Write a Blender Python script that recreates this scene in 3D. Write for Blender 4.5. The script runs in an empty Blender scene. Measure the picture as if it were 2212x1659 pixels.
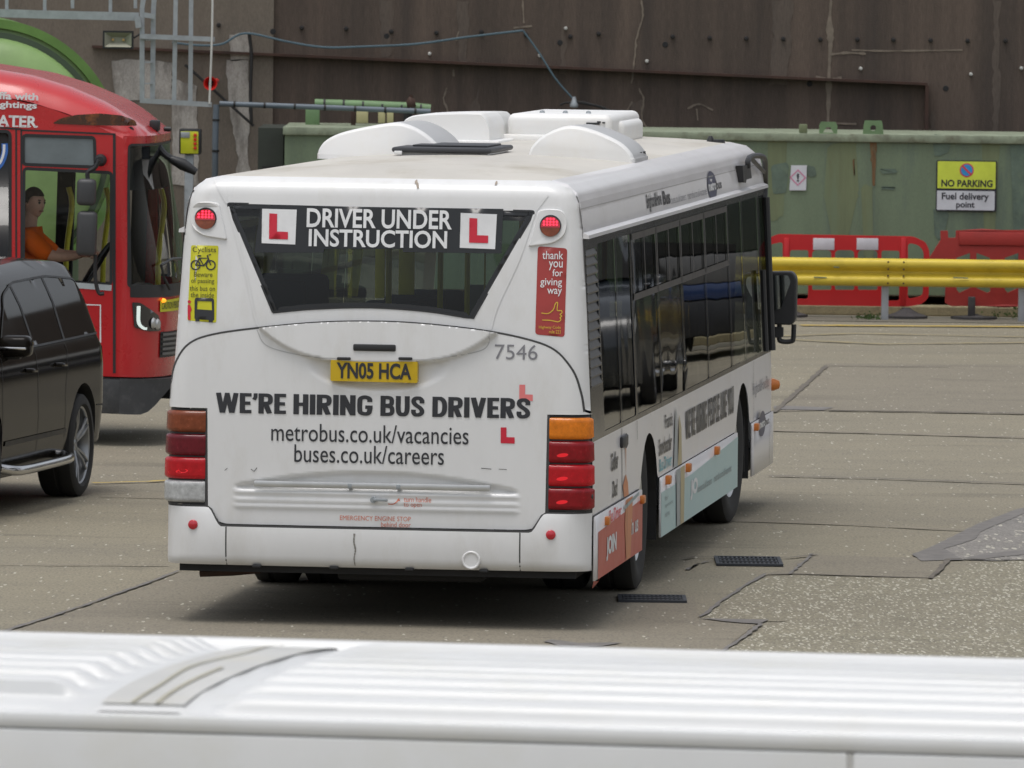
import bpy, bmesh, math, random
from mathutils import Vector, Matrix
from mathutils.geometry import delaunay_2d_cdt
random.seed(7)
sc = bpy.context.scene
R_ = math.radians
# ------------------------------------------------------------------ camera, world, sun, exposure
CAM_H, PITCH, ROLL, FPX = 3.857, 2.928, 0.718, 8230.4      # FPX: focal length in pixels of a 1024 px wide frame
cd = bpy.data.cameras.new('camera'); cam = bpy.data.objects.new('camera', cd); sc.collection.objects.link(cam)
cd.sensor_width = 36; cd.lens = FPX/1024*36; cd.clip_start = .5; cd.clip_end = 2000
CM = Matrix.Translation((0, 0, CAM_H)) @ Matrix.Rotation(R_(90-PITCH), 4, 'X') @ Matrix.Rotation(R_(ROLL), 4, 'Z')
cam.matrix_world = CM; sc.camera = cam
cd.dof.use_dof = True; cd.dof.focus_distance = 49; cd.dof.aperture_fstop = 16
w = bpy.data.worlds.new('World'); sc.world = w; w.use_nodes = True
wn = w.node_tree; bg = wn.nodes['Background']
sky = wn.nodes.new('ShaderNodeTexSky'); sky.sky_type = 'NISHITA'; sky.sun_disc = False
SUN_EL, SUN_AZ = 76, 215                                    # azimuth measured clockwise from +Y
sky.sun_elevation = R_(SUN_EL); sky.sun_rotation = R_(SUN_AZ); sky.dust_density = 4; sky.ozone_density = 1
hs = wn.nodes.new('ShaderNodeHueSaturation'); hs.inputs['Saturation'].default_value = .3
wn.links.new(sky.outputs[0], hs.inputs['Color']); wn.links.new(hs.outputs[0], bg.inputs[0]); bg.inputs[1].default_value = .142
sd = bpy.data.lights.new('sun', 'SUN'); sd.energy = .75; sd.angle = R_(24); sd.color = (1, .97, .93)
so = bpy.data.objects.new('sun', sd); sc.collection.objects.link(so)
sv = Vector((math.sin(R_(SUN_AZ))*math.cos(R_(SUN_EL)), math.cos(R_(SUN_AZ))*math.cos(R_(SUN_EL)), math.sin(R_(SUN_EL))))
so.rotation_euler = sv.to_track_quat('Z', 'Y').to_euler(); so.location = (0, 0, 40)
sc.view_settings.view_transform = 'Standard'; sc.view_settings.look = 'None'; sc.view_settings.exposure = .22; sc.view_settings.gamma = 1
sc.render.engine = 'CYCLES'; sc.cycles.transparent_max_bounces = 12; sc.cycles.max_bounces = 8

# ------------------------------------------------------------------ helpers
def ray(px, py):            # photograph measured 2212 wide
    v = Vector(((px-1106)/1106, -(py-829.5)/1106, -FPX/512))
    return CM.to_3x3() @ v
def hit(px, py, M=None, axis=2, val=0.):
    o = Vector((0, 0, CAM_H)); v = ray(px, py)
    if M is not None:
        I = M.inverted(); o = I @ o; v = I.to_3x3() @ v
    t = (val-o[axis])/v[axis]
    return o+v*t
def gnd(px, py): p = hit(px, py); return (p.x, p.y)
C = sc.collection
def link(name, me, mat=None, parent=None):
    o = bpy.data.objects.new(name, me); C.objects.link(o)
    if mat is not None: me.materials.append(mat)
    if parent is not None: o.parent = parent
    return o
def tag(o, label=None, cat=None, group=None, kind=None):
    if label: o['label'] = label
    if cat: o['category'] = cat
    if group: o['group'] = group
    if kind: o['kind'] = kind
    return o
def empty(name, loc=(0, 0, 0), rz=0, rx=0):
    o = bpy.data.objects.new(name, None); C.objects.link(o); o.location = loc; o.rotation_euler = (rx, 0, rz); o.empty_display_size = .2
    return o
def emat(loc, rz, rx=0): return Matrix.Translation(loc) @ Matrix.Rotation(rz, 4, 'Z') @ Matrix.Rotation(rx, 4, 'X')
def copy_tree(o, parent=None):
    c = o.copy(); C.objects.link(c); c.parent = parent
    for ch in list(o.children): copy_tree(ch, c)
    return c

def mat(name, col, rough=.5, metal=0, var=.12, scale=3., spec=.5, coat=0, emis=0, dirt=None, dscale=1.5, damt=.5, stretch=(1, 1, 1), bump=0, bscale=60, ecol=None, fine=0):
    m = bpy.data.materials.new(name); m.use_nodes = True; n = m.node_tree.nodes; l = m.node_tree.links
    b = n['Principled BSDF']; b.inputs['Roughness'].default_value = rough; b.inputs['Metallic'].default_value = metal
    b.inputs['Specular IOR Level'].default_value = spec
    if coat: b.inputs['Coat Weight'].default_value = coat; b.inputs['Coat Roughness'].default_value = .06
    tc = n.new('ShaderNodeTexCoord'); mp = n.new('ShaderNodeMapping'); mp.inputs['Scale'].default_value = stretch
    l.new(tc.outputs['Object'], mp.inputs[0])
    nz = n.new('ShaderNodeTexNoise'); nz.inputs['Scale'].default_value = scale; nz.inputs['Detail'].default_value = 8; nz.inputs['Roughness'].default_value = .65
    l.new(mp.outputs[0], nz.inputs['Vector'])
    rp = n.new('ShaderNodeValToRGB'); rp.color_ramp.elements[0].position = .3; rp.color_ramp.elements[1].position = .7
    a = [max(0, c*(1-var)) for c in col]; c2 = [min(1, c*(1+var)) for c in col]
    rp.color_ramp.elements[0].color = (*a, 1); rp.color_ramp.elements[1].color = (*c2, 1)
    l.new(nz.outputs[0], rp.inputs[0]); out = rp.outputs[0]
    if fine:
        nf = n.new('ShaderNodeTexNoise'); nf.inputs['Scale'].default_value = 90; nf.inputs['Detail'].default_value = 3; l.new(mp.outputs[0], nf.inputs['Vector'])
        rf = n.new('ShaderNodeMapRange'); rf.inputs[1].default_value = .3; rf.inputs[2].default_value = .7; rf.inputs[3].default_value = 1-fine; rf.inputs[4].default_value = 1+fine
        l.new(nf.outputs[0], rf.inputs[0])
        mm = n.new('ShaderNodeVectorMath'); mm.operation = 'SCALE'; l.new(out, mm.inputs[0]); l.new(rf.outputs[0], mm.inputs['Scale']); out = mm.outputs[0]
    if dirt:
        n2 = n.new('ShaderNodeTexNoise'); n2.inputs['Scale'].default_value = dscale; n2.inputs['Detail'].default_value = 10; n2.inputs['Roughness'].default_value = .7
        l.new(mp.outputs[0], n2.inputs['Vector'])
        r2 = n.new('ShaderNodeMapRange'); r2.inputs[1].default_value = .5; r2.inputs[2].default_value = .72; r2.inputs[4].default_value = damt
        l.new(n2.outputs[0], r2.inputs[0])
        mx = n.new('ShaderNodeMix'); mx.data_type = 'RGBA'; l.new(r2.outputs[0], mx.inputs[0]); l.new(out, mx.inputs[6]); mx.inputs[7].default_value = (*dirt, 1)
        out = mx.outputs[2]
    l.new(out, b.inputs['Base Color'])
    rr = n.new('ShaderNodeMapRange'); rr.inputs[1].default_value = .3; rr.inputs[2].default_value = .7
    rr.inputs[3].default_value = max(0.02, rough*.85); rr.inputs[4].default_value = min(1, rough*1.15); l.new(nz.outputs[0], rr.inputs[0]); l.new(rr.outputs[0], b.inputs['Roughness'])
    if bump:
        nb = n.new('ShaderNodeTexNoise'); nb.inputs['Scale'].default_value = bscale; nb.inputs['Detail'].default_value = 5; l.new(tc.outputs['Object'], nb.inputs['Vector'])
        bp = n.new('ShaderNodeBump'); bp.inputs['Strength'].default_value = bump; bp.inputs['Distance'].default_value = .01; l.new(nb.outputs[0], bp.inputs['Height']); l.new(bp.outputs[0], b.inputs['Normal'])
    if emis:
        b.inputs['Emission Color'].default_value = (*(ecol or col), 1); b.inputs['Emission Strength'].default_value = emis
    return m
def glass(name, tint, rough=.02, wob=.0, ior=1.5, wscale=1.2):
    m = bpy.data.materials.new(name); m.use_nodes = True; n = m.node_tree.nodes; l = m.node_tree.links
    n.remove(n['Principled BSDF']); o = n['Material Output']
    t = n.new('ShaderNodeBsdfTransparent'); t.inputs[0].default_value = (*tint, 1)
    g = n.new('ShaderNodeBsdfGlossy'); g.inputs['Roughness'].default_value = rough
    f = n.new('ShaderNodeFresnel'); f.inputs[0].default_value = ior; mx = n.new('ShaderNodeMixShader')
    l.new(f.outputs[0], mx.inputs[0]); l.new(t.outputs[0], mx.inputs[1]); l.new(g.outputs[0], mx.inputs[2]); l.new(mx.outputs[0], o.inputs[0])
    if wob:
        tc = n.new('ShaderNodeTexCoord'); nz = n.new('ShaderNodeTexNoise'); nz.inputs['Scale'].default_value = wscale; nz.inputs['Detail'].default_value = 1
        bp = n.new('ShaderNodeBump'); bp.inputs['Strength'].default_value = 1; bp.inputs['Distance'].default_value = wob
        l.new(tc.outputs['Object'], nz.inputs['Vector']); l.new(nz.outputs[0], bp.inputs['Height']); l.new(bp.outputs[0], g.inputs['Normal'])
    return m

def inpoly(x, y, P):
    c = False; j = len(P)-1
    for i in range(len(P)):
        xi, yi = P[i]; xj, yj = P[j]
        if (yi > y) != (yj > y) and x < (xj-xi)*(y-yi)/(yj-yi)+xi: c = not c
        j = i
    return c
def subdiv(P, s, closed=True):
    o = []; n = len(P)
    for i in range(n if closed else n-1):
        a = P[i]; b = P[(i+1) % n]; L = math.hypot(b[0]-a[0], b[1]-a[1]); k = max(1, int(math.ceil(L/s)))
        for j in range(k): o.append((a[0]+(b[0]-a[0])*j/k, a[1]+(b[1]-a[1])*j/k))
    if not closed: o.append(tuple(P[-1]))
    return o
def rnd(P, r, n=5):
    o = []; N = len(P)
    rs = r if isinstance(r, (list, tuple)) else [r]*N
    for i in range(N):
        p = Vector(P[i]); a = Vector(P[i-1])-p; b = Vector(P[(i+1) % N])-p; rr = min(rs[i], a.length*.48, b.length*.48)
        if rr < 1e-5: o.append(tuple(p)); continue
        s = p+a.normalized()*rr; e = p+b.normalized()*rr
        for k in range(n+1):
            t = k/n; q = s*(1-t)**2+p*2*t*(1-t)+e*t*t; o.append((q.x, q.y))
    return o
def cr(P, n=8):                 # open Catmull-Rom
    P = [Vector(p) for p in P]; Q = [P[0]*2-P[1]]+P+[P[-1]*2-P[-2]]; o = []
    for i in range(1, len(Q)-2):
        a, b, c, d = Q[i-1:i+3]
        for k in range(n):
            t = k/n; o.append(tuple(.5*((2*b)+(c-a)*t+(2*a-5*b+4*c-d)*t*t+(3*b-a-3*c+d)*t**3)))
    o.append(tuple(P[-1])); return o
def circ(cx, cy, r, n=24, ry=None, a0=0, a1=360):
    return [(cx+r*math.cos(R_(a0+(a1-a0)*k/n)), cy+(ry or r)*math.sin(R_(a0+(a1-a0)*k/n))) for k in range(n if a1-a0 == 360 else n+1)]
def region(name, outer, holes, fmap, material, parent, step=.05, flip=False, smooth=True):
    outer = subdiv(outer, step); holes = [subdiv(h, step) for h in holes]
    pts = []; faces = []
    for lp in [outer]+holes:
        s = len(pts); pts += lp; faces.append(list(range(s, len(pts))))
    xs = [p[0] for p in outer]; ys = [p[1] for p in outer]
    x = min(xs)+step*.5
    if step < 5:
        cols = int((max(xs)-min(xs))/step); rows = int((max(ys)-min(ys))/step)
        for i in range(cols):
            for j in range(rows):
                p = (min(xs)+(i+.5)*step, min(ys)+(j+.5)*step)
                if inpoly(p[0], p[1], outer) and not any(inpoly(p[0], p[1], h) for h in holes): pts.append(p)
    E = [(l[i], l[(i+1) % len(l)]) for l in faces for i in range(len(l))]
    r = delaunay_2d_cdt([Vector(p) for p in pts], E, [], 0, 1e-6)
    V, F = r[0], r[2]; keep = []
    for f in F:
        cx = sum(V[i].x for i in f)/len(f); cy = sum(V[i].y for i in f)/len(f)
        if inpoly(cx, cy, outer) and not any(inpoly(cx, cy, h) for h in holes): keep.append(tuple(reversed(f)) if flip else tuple(f))
    used = sorted({i for f in keep for i in f}); ix = {k: i for i, k in enumerate(used)}
    me = bpy.data.meshes.new(name); me.from_pydata([fmap(V[k].x, V[k].y) for k in used], [], [[ix[i] for i in f] for f in keep])
    if smooth: me.polygons.foreach_set('use_smooth', [True]*len(me.polygons))
    return link(name, me, material, parent)
class MB:
    def __init__(s): s.v = []; s.f = []; s.s = []
    def add(s, V, F, smooth=False):
        k = len(s.v); s.v += [tuple(p) for p in V]; s.f += [tuple(i+k for i in f) for f in F]; s.s += [smooth]*len(F); return s
    def box(s, x0, x1, y0, y1, z0, z1, M=None):
        V = [Vector((x, y, z)) for x in (x0, x1) for y in (y0, y1) for z in (z0, z1)]
        if M is not None: V = [M @ v for v in V]
        return s.add(V, [(0, 1, 3, 2), (4, 6, 7, 5), (0, 4, 5, 1), (2, 3, 7, 6), (0, 2, 6, 4), (1, 5, 7, 3)])
    def rbox(s, x0, x1, y0, y1, z0, z1, r=.01, seg=2):
        bm = bmesh.new(); bmesh.ops.create_cube(bm, size=1)
        for v in bm.verts: v.co = Vector(((x0+x1)/2+v.co.x*(x1-x0), (y0+y1)/2+v.co.y*(y1-y0), (z0+z1)/2+v.co.z*(z1-z0)))
        bmesh.ops.bevel(bm, geom=bm.edges[:], offset=r, segments=seg, profile=.5, affect='EDGES')
        bm.verts.index_update(); V = [v.co.copy() for v in bm.verts]; F = [[v.index for v in f.verts] for f in bm.faces]; bm.free()
        return s.add(V, F, True)
    def tube(s, P, r, n=8, closed=False):
        P = [Vector(p) for p in P]; N = len(P); V = []; F = []; up = Vector((0, 0, 1))
        rr = r if isinstance(r, (list, tuple)) else [r]*N
        prev = None
        for i in range(N):
            t = (P[(i+1) % N]-P[i-1]) if closed else (P[min(i+1, N-1)]-P[max(i-1, 0)])
            t.normalize(); a = prev if prev is not None else (up if abs(t.z) < .9 else Vector((1, 0, 0)))
            u = (a-t*a.dot(t)).normalized(); prev = u; q = t.cross(u)
            for k in range(n):
                an = 2*math.pi*k/n; V.append(P[i]+(u*math.cos(an)+q*math.sin(an))*rr[i])
        for i in range(N if closed else N-1):
            for k in range(n):
                a = i*n+k; b = i*n+(k+1) % n; c = ((i+1) % N)*n+(k+1) % n; d = ((i+1) % N)*n+k; F.append((a, b, c, d))
        if not closed: F.append(tuple(range(n-1, -1, -1))); F.append(tuple((N-1)*n+k for k in range(n)))
        return s.add(V, F, True)
    def prism(s, P, f0, f1, smooth=False):        # outline P mapped by two functions, joined by a rim
        n = len(P); V = [f0(*p) for p in P]+[f1(*p) for p in P]
        return s.add(V, [tuple(range(n-1, -1, -1)), tuple(range(n, 2*n))]+[(i, (i+1) % n, n+(i+1) % n, n+i) for i in range(n)], smooth)
    def lathe(s, prof, o, ax, n=32):              # prof: (radius, distance along ax)
        ax = Vector(ax).normalized(); a = Vector((0, 0, 1)) if abs(ax.z) < .9 else Vector((1, 0, 0)); u = (a-ax*a.dot(ax)).normalized(); q = ax.cross(u); o = Vector(o)
        V = [o+ax*h+(u*math.cos(2*math.pi*k/n)+q*math.sin(2*math.pi*k/n))*r for r, h in prof for k in range(n)]
        F = [(i*n+k, i*n+(k+1) % n, (i+1)*n+(k+1) % n, (i+1)*n+k) for i in range(len(prof)-1) for k in range(n)]
        return s.add(V, F, True)
    def build(s, name, material, parent=None, bevel=0):
        me = bpy.data.meshes.new(name); me.from_pydata(s.v, [], s.f); me.polygons.foreach_set('use_smooth', s.s)
        o = link(name, me, material, parent)
        bm = bmesh.new(); bm.from_mesh(me); bmesh.ops.recalc_face_normals(bm, faces=bm.faces[:]); bm.to_mesh(me); bm.free()
        if any(s.s):
            try:
                me.set_sharp_from_angle(angle=R_(40))
            except Exception: pass
        if bevel:
            b = o.modifiers.new('bevel', 'BEVEL'); b.width = bevel; b.segments = 2; b.limit_method = 'ANGLE'
        return o
def ribbon(pts, wd, fmap, closed=False, jit=0):
    P = [Vector(p[:2]) for p in pts]; N = len(P); V = []; F = []
    for i in range(N):
        t = P[min(i+1, N-1)]-P[max(i-1, 0)]; t.normalize(); nn = Vector((-t.y, t.x)); ww = (wd[i] if isinstance(wd, (list, tuple)) else wd)*(1+random.uniform(-jit, jit))
        for s in (-.5, .5): q = P[i]+nn*ww*s; V.append(fmap(q.x, q.y))
    for i in range(N-1): F.append((2*i, 2*i+1, 2*i+3, 2*i+2))
    return V, F
def strips(name, lines, wd, fmap, material, parent=None, step=.05, jit=0):
    m = MB()
    for l in lines:
        V, F = ribbon(subdiv(l, step, False), wd, fmap, jit=jit); m.add(V, F)
    return m.build(name, material, parent)
_tc = {}
def text_mesh(s, off=0):
    cu = bpy.data.curves.new('t', 'FONT'); cu.body = s; cu.offset = off; cu.resolution_u = 4
    o = bpy.data.objects.new('t', cu); C.objects.link(o); bpy.context.view_layer.update()
    me = bpy.data.meshes.new_from_object(o.evaluated_get(bpy.context.evaluated_depsgraph_get()))
    V = [(v.co.x, v.co.y) for v in me.vertices]; F = [tuple(p.vertices) for p in me.polygons]
    bpy.data.objects.remove(o); bpy.data.curves.remove(cu); bpy.data.meshes.remove(me)
    return V, F
def text_geo(s, box, fmap, off=0, serif=0):       # writing stretched into box (u0, v0 bottom-left, u1, v1 top-right)
    V, F = text_mesh(s, off)
    x0 = min(v[0] for v in V); x1 = max(v[0] for v in V); y0 = min(v[1] for v in V); y1 = max(v[1] for v in V)
    u0, v0, u1, v1 = box[:4]
    return [fmap(u0+(x-x0)/(x1-x0)*(u1-u0), v0+(y-y0)/(y1-y0)*(v1-v0)) for x, y in V], F
def text(name, items, fmap, material, parent, off=0):
    m = MB()
    for s, box in items: m.add(*text_geo(s, box, fmap, off))
    return m.build(name, material, parent)

def glyphs():
    a, h = .2, .17                                  # stem and bar thickness, cell height 1
    def bowl(w, y0, y1, x=.0): return cr([(x+a*.4, y1-h/2), (w*.55, y1-h/2), (w-a*.5, y1-(y1-y0)*.28), (w-a*.5, y0+(y1-y0)*.28), (w*.55, y0+h/2), (x+a*.4, y0+h/2)], 5)
    v = lambda x, y0=0, y1=1: ([(x, y0), (x, y1)], a)
    b = lambda y, x0, x1: ([(x0, y), (x1, y)], h)
    G = {'E': (.44, [v(a/2), b(h/2, .1, .44), b(.5, .1, .4), b(1-h/2, .1, .44)]), 'H': (.54, [v(a/2), v(.54-a/2), b(.5, .1, .45)]), 'I': (a, [v(a/2)]),
         'R': (.54, [v(a/2), (bowl(.53, .42, 1), .18), ([(.26, .5), (.42, 0)], .2)]), 'B': (.54, [v(a/2), (bowl(.52, .44, 1), .175), (bowl(.54, 0, .57), .175)]), 'D': (.54, [v(a/2), (bowl(.54, 0, 1), .185)]),
         'P': (.54, [v(a/2), (bowl(.54, .38, 1), .18)]), 'U': (.54, [(cr([(a/2, 1), (a/2, .35), (.16, .13), (.27, .085), (.38, .13), (.54-a/2, .35), (.54-a/2, 1)], 6), .19)]),
         'S': (.52, [(cr([(.42, .66), (.42, .8), (.34, .9), (.24, .915), (.13, .86), (.1, .72), (.18, .58), (.34, .44), (.42, .3), (.4, .16), (.28, .085), (.16, .1), (.1, .2), (.1, .34)], 5), .18)]),
         'G': (.56, [(cr([(.46, .68), (.44, .84), (.28, .915), (.13, .84), (.1, .65), (.1, .35), (.13, .16), (.28, .085), (.42, .13), (.46, .3), (.46, .47)], 5), .18), b(.42, .3, .56)]),
         'O': (.56, [(cr([(.28, .915), (.13, .84), (.1, .65), (.1, .35), (.13, .16), (.28, .085), (.43, .16), (.46, .35), (.46, .65), (.43, .84), (.28, .915)], 5), .18)]),
         'N': (.56, [v(a/2), v(.56-a/2), ([(.1, 1), (.46, 0)], .19)]), 'V': (.56, [([(.09, 1), (.28, 0)], .2), ([(.47, 1), (.28, 0)], .2)]),
         'W': (.84, [([(.09, 1), (.24, 0)], .19), ([(.42, 1), (.26, 0)], .17), ([(.42, 1), (.58, 0)], .17), ([(.75, 1), (.6, 0)], .19)]), 'L': (.42, [v(a/2), b(h/2, .1, .42)]),
         'K': (.56, [v(a/2), ([(.2, .4), (.46, 1)], .19), ([(.24, .55), (.46, 0)], .2)]), 'Y': (.54, [v(.27, 0, .45), ([(.09, 1), (.27, .4)], .2), ([(.45, 1), (.27, .4)], .2)]), "'": (.16, [([(.1, 1), (.1, .82), (.04, .68)], .15)]), ' ': (.2, [])}
    return G
_G = glyphs()
def heavy(name, items, fmap, material, parent, gap=.07):   # heavy condensed capitals, each line fitted to its box
    m = MB()
    for s, (u0, v0, u1, v1) in items:
        W = sum(_G[c][0] for c in s)+gap*(len(s)-1); k = (u1-u0)/W; x = 0; hh = v1-v0; j = 0
        for c in s:
            w_, st = _G[c]
            for P, t in st:
                j += 1; Q = subdiv(P, .25, False)
                V, F = ribbon(Q, t, lambda a, b: (a, b)); V = [(p[0], min(1, max(0, p[1]))) for p in V]
                m.add([fmap(u0+(x+p[0])*k, v0+p[1]*hh, .0001*(j % 4)) for p in V], F)
            x += w_+gap
    return m.build(name, material, parent)

# ------------------------------------------------------------------ materials
W_ = mat('white_paint', (.745, .75, .75), .32, var=.025, coat=.25, dirt=(.56, .54, .49), dscale=2.4, damt=.38, stretch=(1.4, 1, .55))
WS = mat('white_side_paint', (.72, .71, .72), .32, var=.02, coat=.25, dirt=(.55, .52, .48), dscale=2, damt=.25)
ROOF = mat('grimy_roof', (.56, .535, .485), .55, var=.12, scale=.9, dirt=(.34, .3, .22), dscale=1.2, damt=.75, stretch=(1, .35, 1))
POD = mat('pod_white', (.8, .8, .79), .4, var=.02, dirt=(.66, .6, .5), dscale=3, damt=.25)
PODG = mat('pod_grey_top', (.5, .5, .5), .35, var=.05, metal=.2)
BLK = mat('black_plastic', (.02, .021, .023), .45, var=.2)
RUB = mat('rubber', (.022, .022, .022), .8, var=.25)
UND = mat('underbody', (.018, .018, .019), .8, var=.3)
GAP = mat('panel_gap', (.06, .06, .06), .8)
INK = mat('dark_lettering', (.03, .032, .038), .4)
INKG = mat('grey_lettering', (.22, .22, .24), .5)
ORT = mat('orange_lettering', (.62, .2, .13), .5)
REDV = mat('red_vinyl', (.6, .02, .045), .4)
PNKV = mat('pale_red_vinyl', (.75, .2, .2), .4)
WHV = mat('white_vinyl', (.78, .79, .8), .4)
BLV = mat('black_vinyl', (.02, .022, .025), .25)
YLV = mat('yellow_vinyl', (.62, .6, .02), .45)
PLY = mat('plate_yellow', (.62, .42, .01), .4, dirt=(.3, .2, .03), damt=.3)
RDB = mat('brick_red_vinyl', (.38, .05, .045), .4)
YLN = mat('yellow_line_vinyl', (.7, .5, .05), .45)
GLS = glass('tinted_glass', (.22, .24, .23), .015, wob=.0022, wscale=1.1)
GLR = glass('rear_glass', (.5, .58, .6), .02, wob=.002)
GLC = glass('clear_glass', (.6, .65, .62), .01, wob=.002)
CHR = mat('chrome', (.6, .6, .6), .15, metal=1)
ALU = mat('aluminium', (.55, .56, .56), .35, metal=.7)
GALV = mat('galvanised', (.34, .37, .39), .5, metal=.35, var=.15, scale=12)
YPOLE = mat('yellow_pole', (.85, .78, .08), .4)
SEAT = mat('seat_cloth', (.03, .05, .1), .9)
INTR = mat('interior_lining', (.25, .26, .27), .7)
def lens(name, col, em, ecol=None): return mat(name, col, .25, var=.25, scale=30, spec=.35, coat=.15, emis=em, ecol=ecol)
L_AMB = lens('amber_lens', (.6, .17, .01), .05, (1, .25, .01)); L_AMD = lens('dull_amber_lens', (.2, .05, .02), 0)
L_RED = lens('red_lens', (.24, .003, .008), .0, (1, .02, .03)); L_RDD = lens('dark_red_lens', (.13, .006, .014), 0); L_RDL = lens('lit_red_lens', (.36, .004, .01), .05, (1, .02, .03))
L_WHT = lens('reverse_lens', (.42, .43, .43), 0)
LEDR = mat('red_led_glow', (.8, .02, .05), .2, emis=1.3, ecol=(1, .03, .08)); REFR = mat('red_reflector', (.5, .005, .02), .25, coat=1)
ORM = mat('orange_marker', (.55, .17, .03), .3)
# ------------------------------------------------------------------ ground
def ground_mat(name, ca, cb, cc, sp=.5, chips=0, streak=True, cs=38):
    ca, cb, cc = [tuple(q*k for q, k in zip(c, (.85, .86, .82))) for c in (ca, cb, cc)]
    m = bpy.data.materials.new(name); m.use_nodes = True; n = m.node_tree.nodes; l = m.node_tree.links; b = n['Principled BSDF']; b.inputs['Roughness'].default_value = .85; b.inputs['Specular IOR Level'].default_value = .25
    tc = n.new('ShaderNodeTexCoord')
    def noise(scale, det, st=(1, 1, 1)):
        mp = n.new('ShaderNodeMapping'); mp.inputs['Scale'].default_value = st; l.new(tc.outputs['Object'], mp.inputs[0])
        z = n.new('ShaderNodeTexNoise'); z.inputs['Scale'].default_value = scale; z.inputs['Detail'].default_value = det; z.inputs['Roughness'].default_value = .6; l.new(mp.outputs[0], z.inputs['Vector']); return z.outputs[0]
    def mixc(fac, a, bb):
        x = n.new('ShaderNodeMix'); x.data_type = 'RGBA'; l.new(fac, x.inputs[0])
        for k, c in ((6, a), (7, bb)):
            if isinstance(c, tuple): x.inputs[k].default_value = (*c, 1)
            else: l.new(c, x.inputs[k])
        return x.outputs[2]
    def rng(o, a, bb, c=0, d=1):
        x = n.new('ShaderNodeMapRange'); x.inputs[1].default_value = a; x.inputs[2].default_value = bb; x.inputs[3].default_value = c; x.inputs[4].default_value = d; l.new(o, x.inputs[0]); return x.outputs[0]
    c = mixc(rng(noise(.35, 6, (.5, 1, 1)), .35, .65), ca, cb)
    c = mixc(rng(noise(1.3, 8, (.5, 1, 1)), .48, .75, 0, .55), c, cc)
    c = mixc(rng(noise(.7, 9, (.35, 1.6, 1)), .56, .74, 0, .6), c, tuple(q*.62 for q in cc)); c = mixc(rng(noise(2.6, 6, (.6, .5, 1)), .62, .72, 0, .45), c, tuple(q*.7 for q in cc))
    sc_ = n.new('ShaderNodeVectorMath'); sc_.operation = 'SCALE'; l.new(c, sc_.inputs[0]); l.new(rng(noise(60, 4, (1, .35, 1)), .3, .7, 1-sp*.5, 1+sp*.5), sc_.inputs['Scale']); c = sc_.outputs[0]
    if chips:
        v = n.new('ShaderNodeTexVoronoi'); v.inputs['Scale'].default_value = cs; mp = n.new('ShaderNodeMapping'); mp.inputs['Scale'].default_value = (1, .16, 1); l.new(tc.outputs['Object'], mp.inputs[0]); l.new(mp.outputs[0], v.inputs['Vector'])
        s = n.new('ShaderNodeSeparateColor'); l.new(v.outputs['Color'], s.inputs[0])
        c = mixc(rng(s.outputs[0], 1-chips, 1-chips*.3, 0, .8), c, (.5, .48, .4)); c = mixc(rng(s.outputs[1], .85, 1, 0, .35), c, (.13, .12, .105))
    l.new(c, b.inputs['Base Color'])
    bp = n.new('ShaderNodeBump'); bp.inputs['Strength'].default_value = .3; bp.inputs['Distance'].default_value = .01; l.new(noise(90, 3), bp.inputs['Height']); l.new(bp.outputs[0], b.inputs['Normal'])
    return m
ASPH = ground_mat('worn_asphalt', (.305, .272, .212), (.27, .243, .196), (.225, .204, .17), .5, chips=.014, cs=70)
AGG = ground_mat('exposed_aggregate', (.29, .265, .205), (.265, .24, .19), (.225, .205, .165), .65, chips=.2, cs=80)
GPAT = ground_mat('grey_patch', (.275, .245, .2), (.255, .228, .188), (.225, .2, .17), .35, chips=.01, cs=70)
GPAT2 = ground_mat('cool_grey_patch', (.29, .27, .26), (.26, .245, .24), (.21, .2, .195), .5, chips=.1, cs=50)
DARKG = mat('bitumen_seal', (.165, .155, .145), .8, var=.3, scale=8)
CONC = mat('pale_concrete', (.3, .28, .24), .9, var=.2, scale=6, dirt=(.12, .1, .06), damt=.7)
YPNT = mat('worn_yellow_paint', (.5, .36, .08), .8, var=.2, dirt=(.24, .2, .15), dscale=6, damt=.9)
m = MB(); S = 500; m.add([(-S, -S, 0), (S, -S, 0), (S, S, 0), (-S, S, 0)], [(0, 1, 2, 3)]); tag(m.build('ground', ASPH), kind='structure')
def patch(name, P, z, material, jag=.02, kind='structure'):
    G = [gnd(*p) for p in P]; Q = []
    for i, p in enumerate(G):
        q = G[(i+1) % len(G)]; L = math.hypot(q[0]-p[0], q[1]-p[1]); k = max(1, int(L/.12))
        for j in range(k): t = j/k; Q.append((p[0]+(q[0]-p[0])*t+random.uniform(-jag, jag)*.5, p[1]+(q[1]-p[1])*t+random.uniform(-jag, jag)*2))
    m = MB(); m.add([(x, y, z) for x, y in Q], [tuple(range(len(Q)))]); return tag(m.build(name, material), kind=kind)
patch('asphalt_patch', [(1530, 1430), (1660, 1352), (1700, 1345), (1510, 1337), (1560, 1300), (1640, 1250), (1710, 1243), (2010, 1252), (2120, 1215), (2300, 1210), (2500, 1640), (1200, 1640)], .004, AGG)
patch('asphalt_patch', [(1655, 1243), (1755, 1200), (2050, 1208), (2020, 1250), (1710, 1241)], .005, GPAT, .01)
patch('asphalt_patch', [(1975, 1200), (2120, 1130), (2230, 1100), (2400, 1100), (2400, 1212), (2100, 1212)], .006, GPAT2)
patch('asphalt_patch', [(1672, 890), (1700, 868), (1785, 785), (2400, 790), (2400, 895), (1800, 888)], .004, GPAT, .01)
patch('asphalt_patch', [(-40, 1385), (390, 1235), (560, 1240), (1500, 1290), (1510, 1337), (1640, 1345), (1500, 1450), (-40, 1440)], .003, GPAT, .01)
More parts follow.
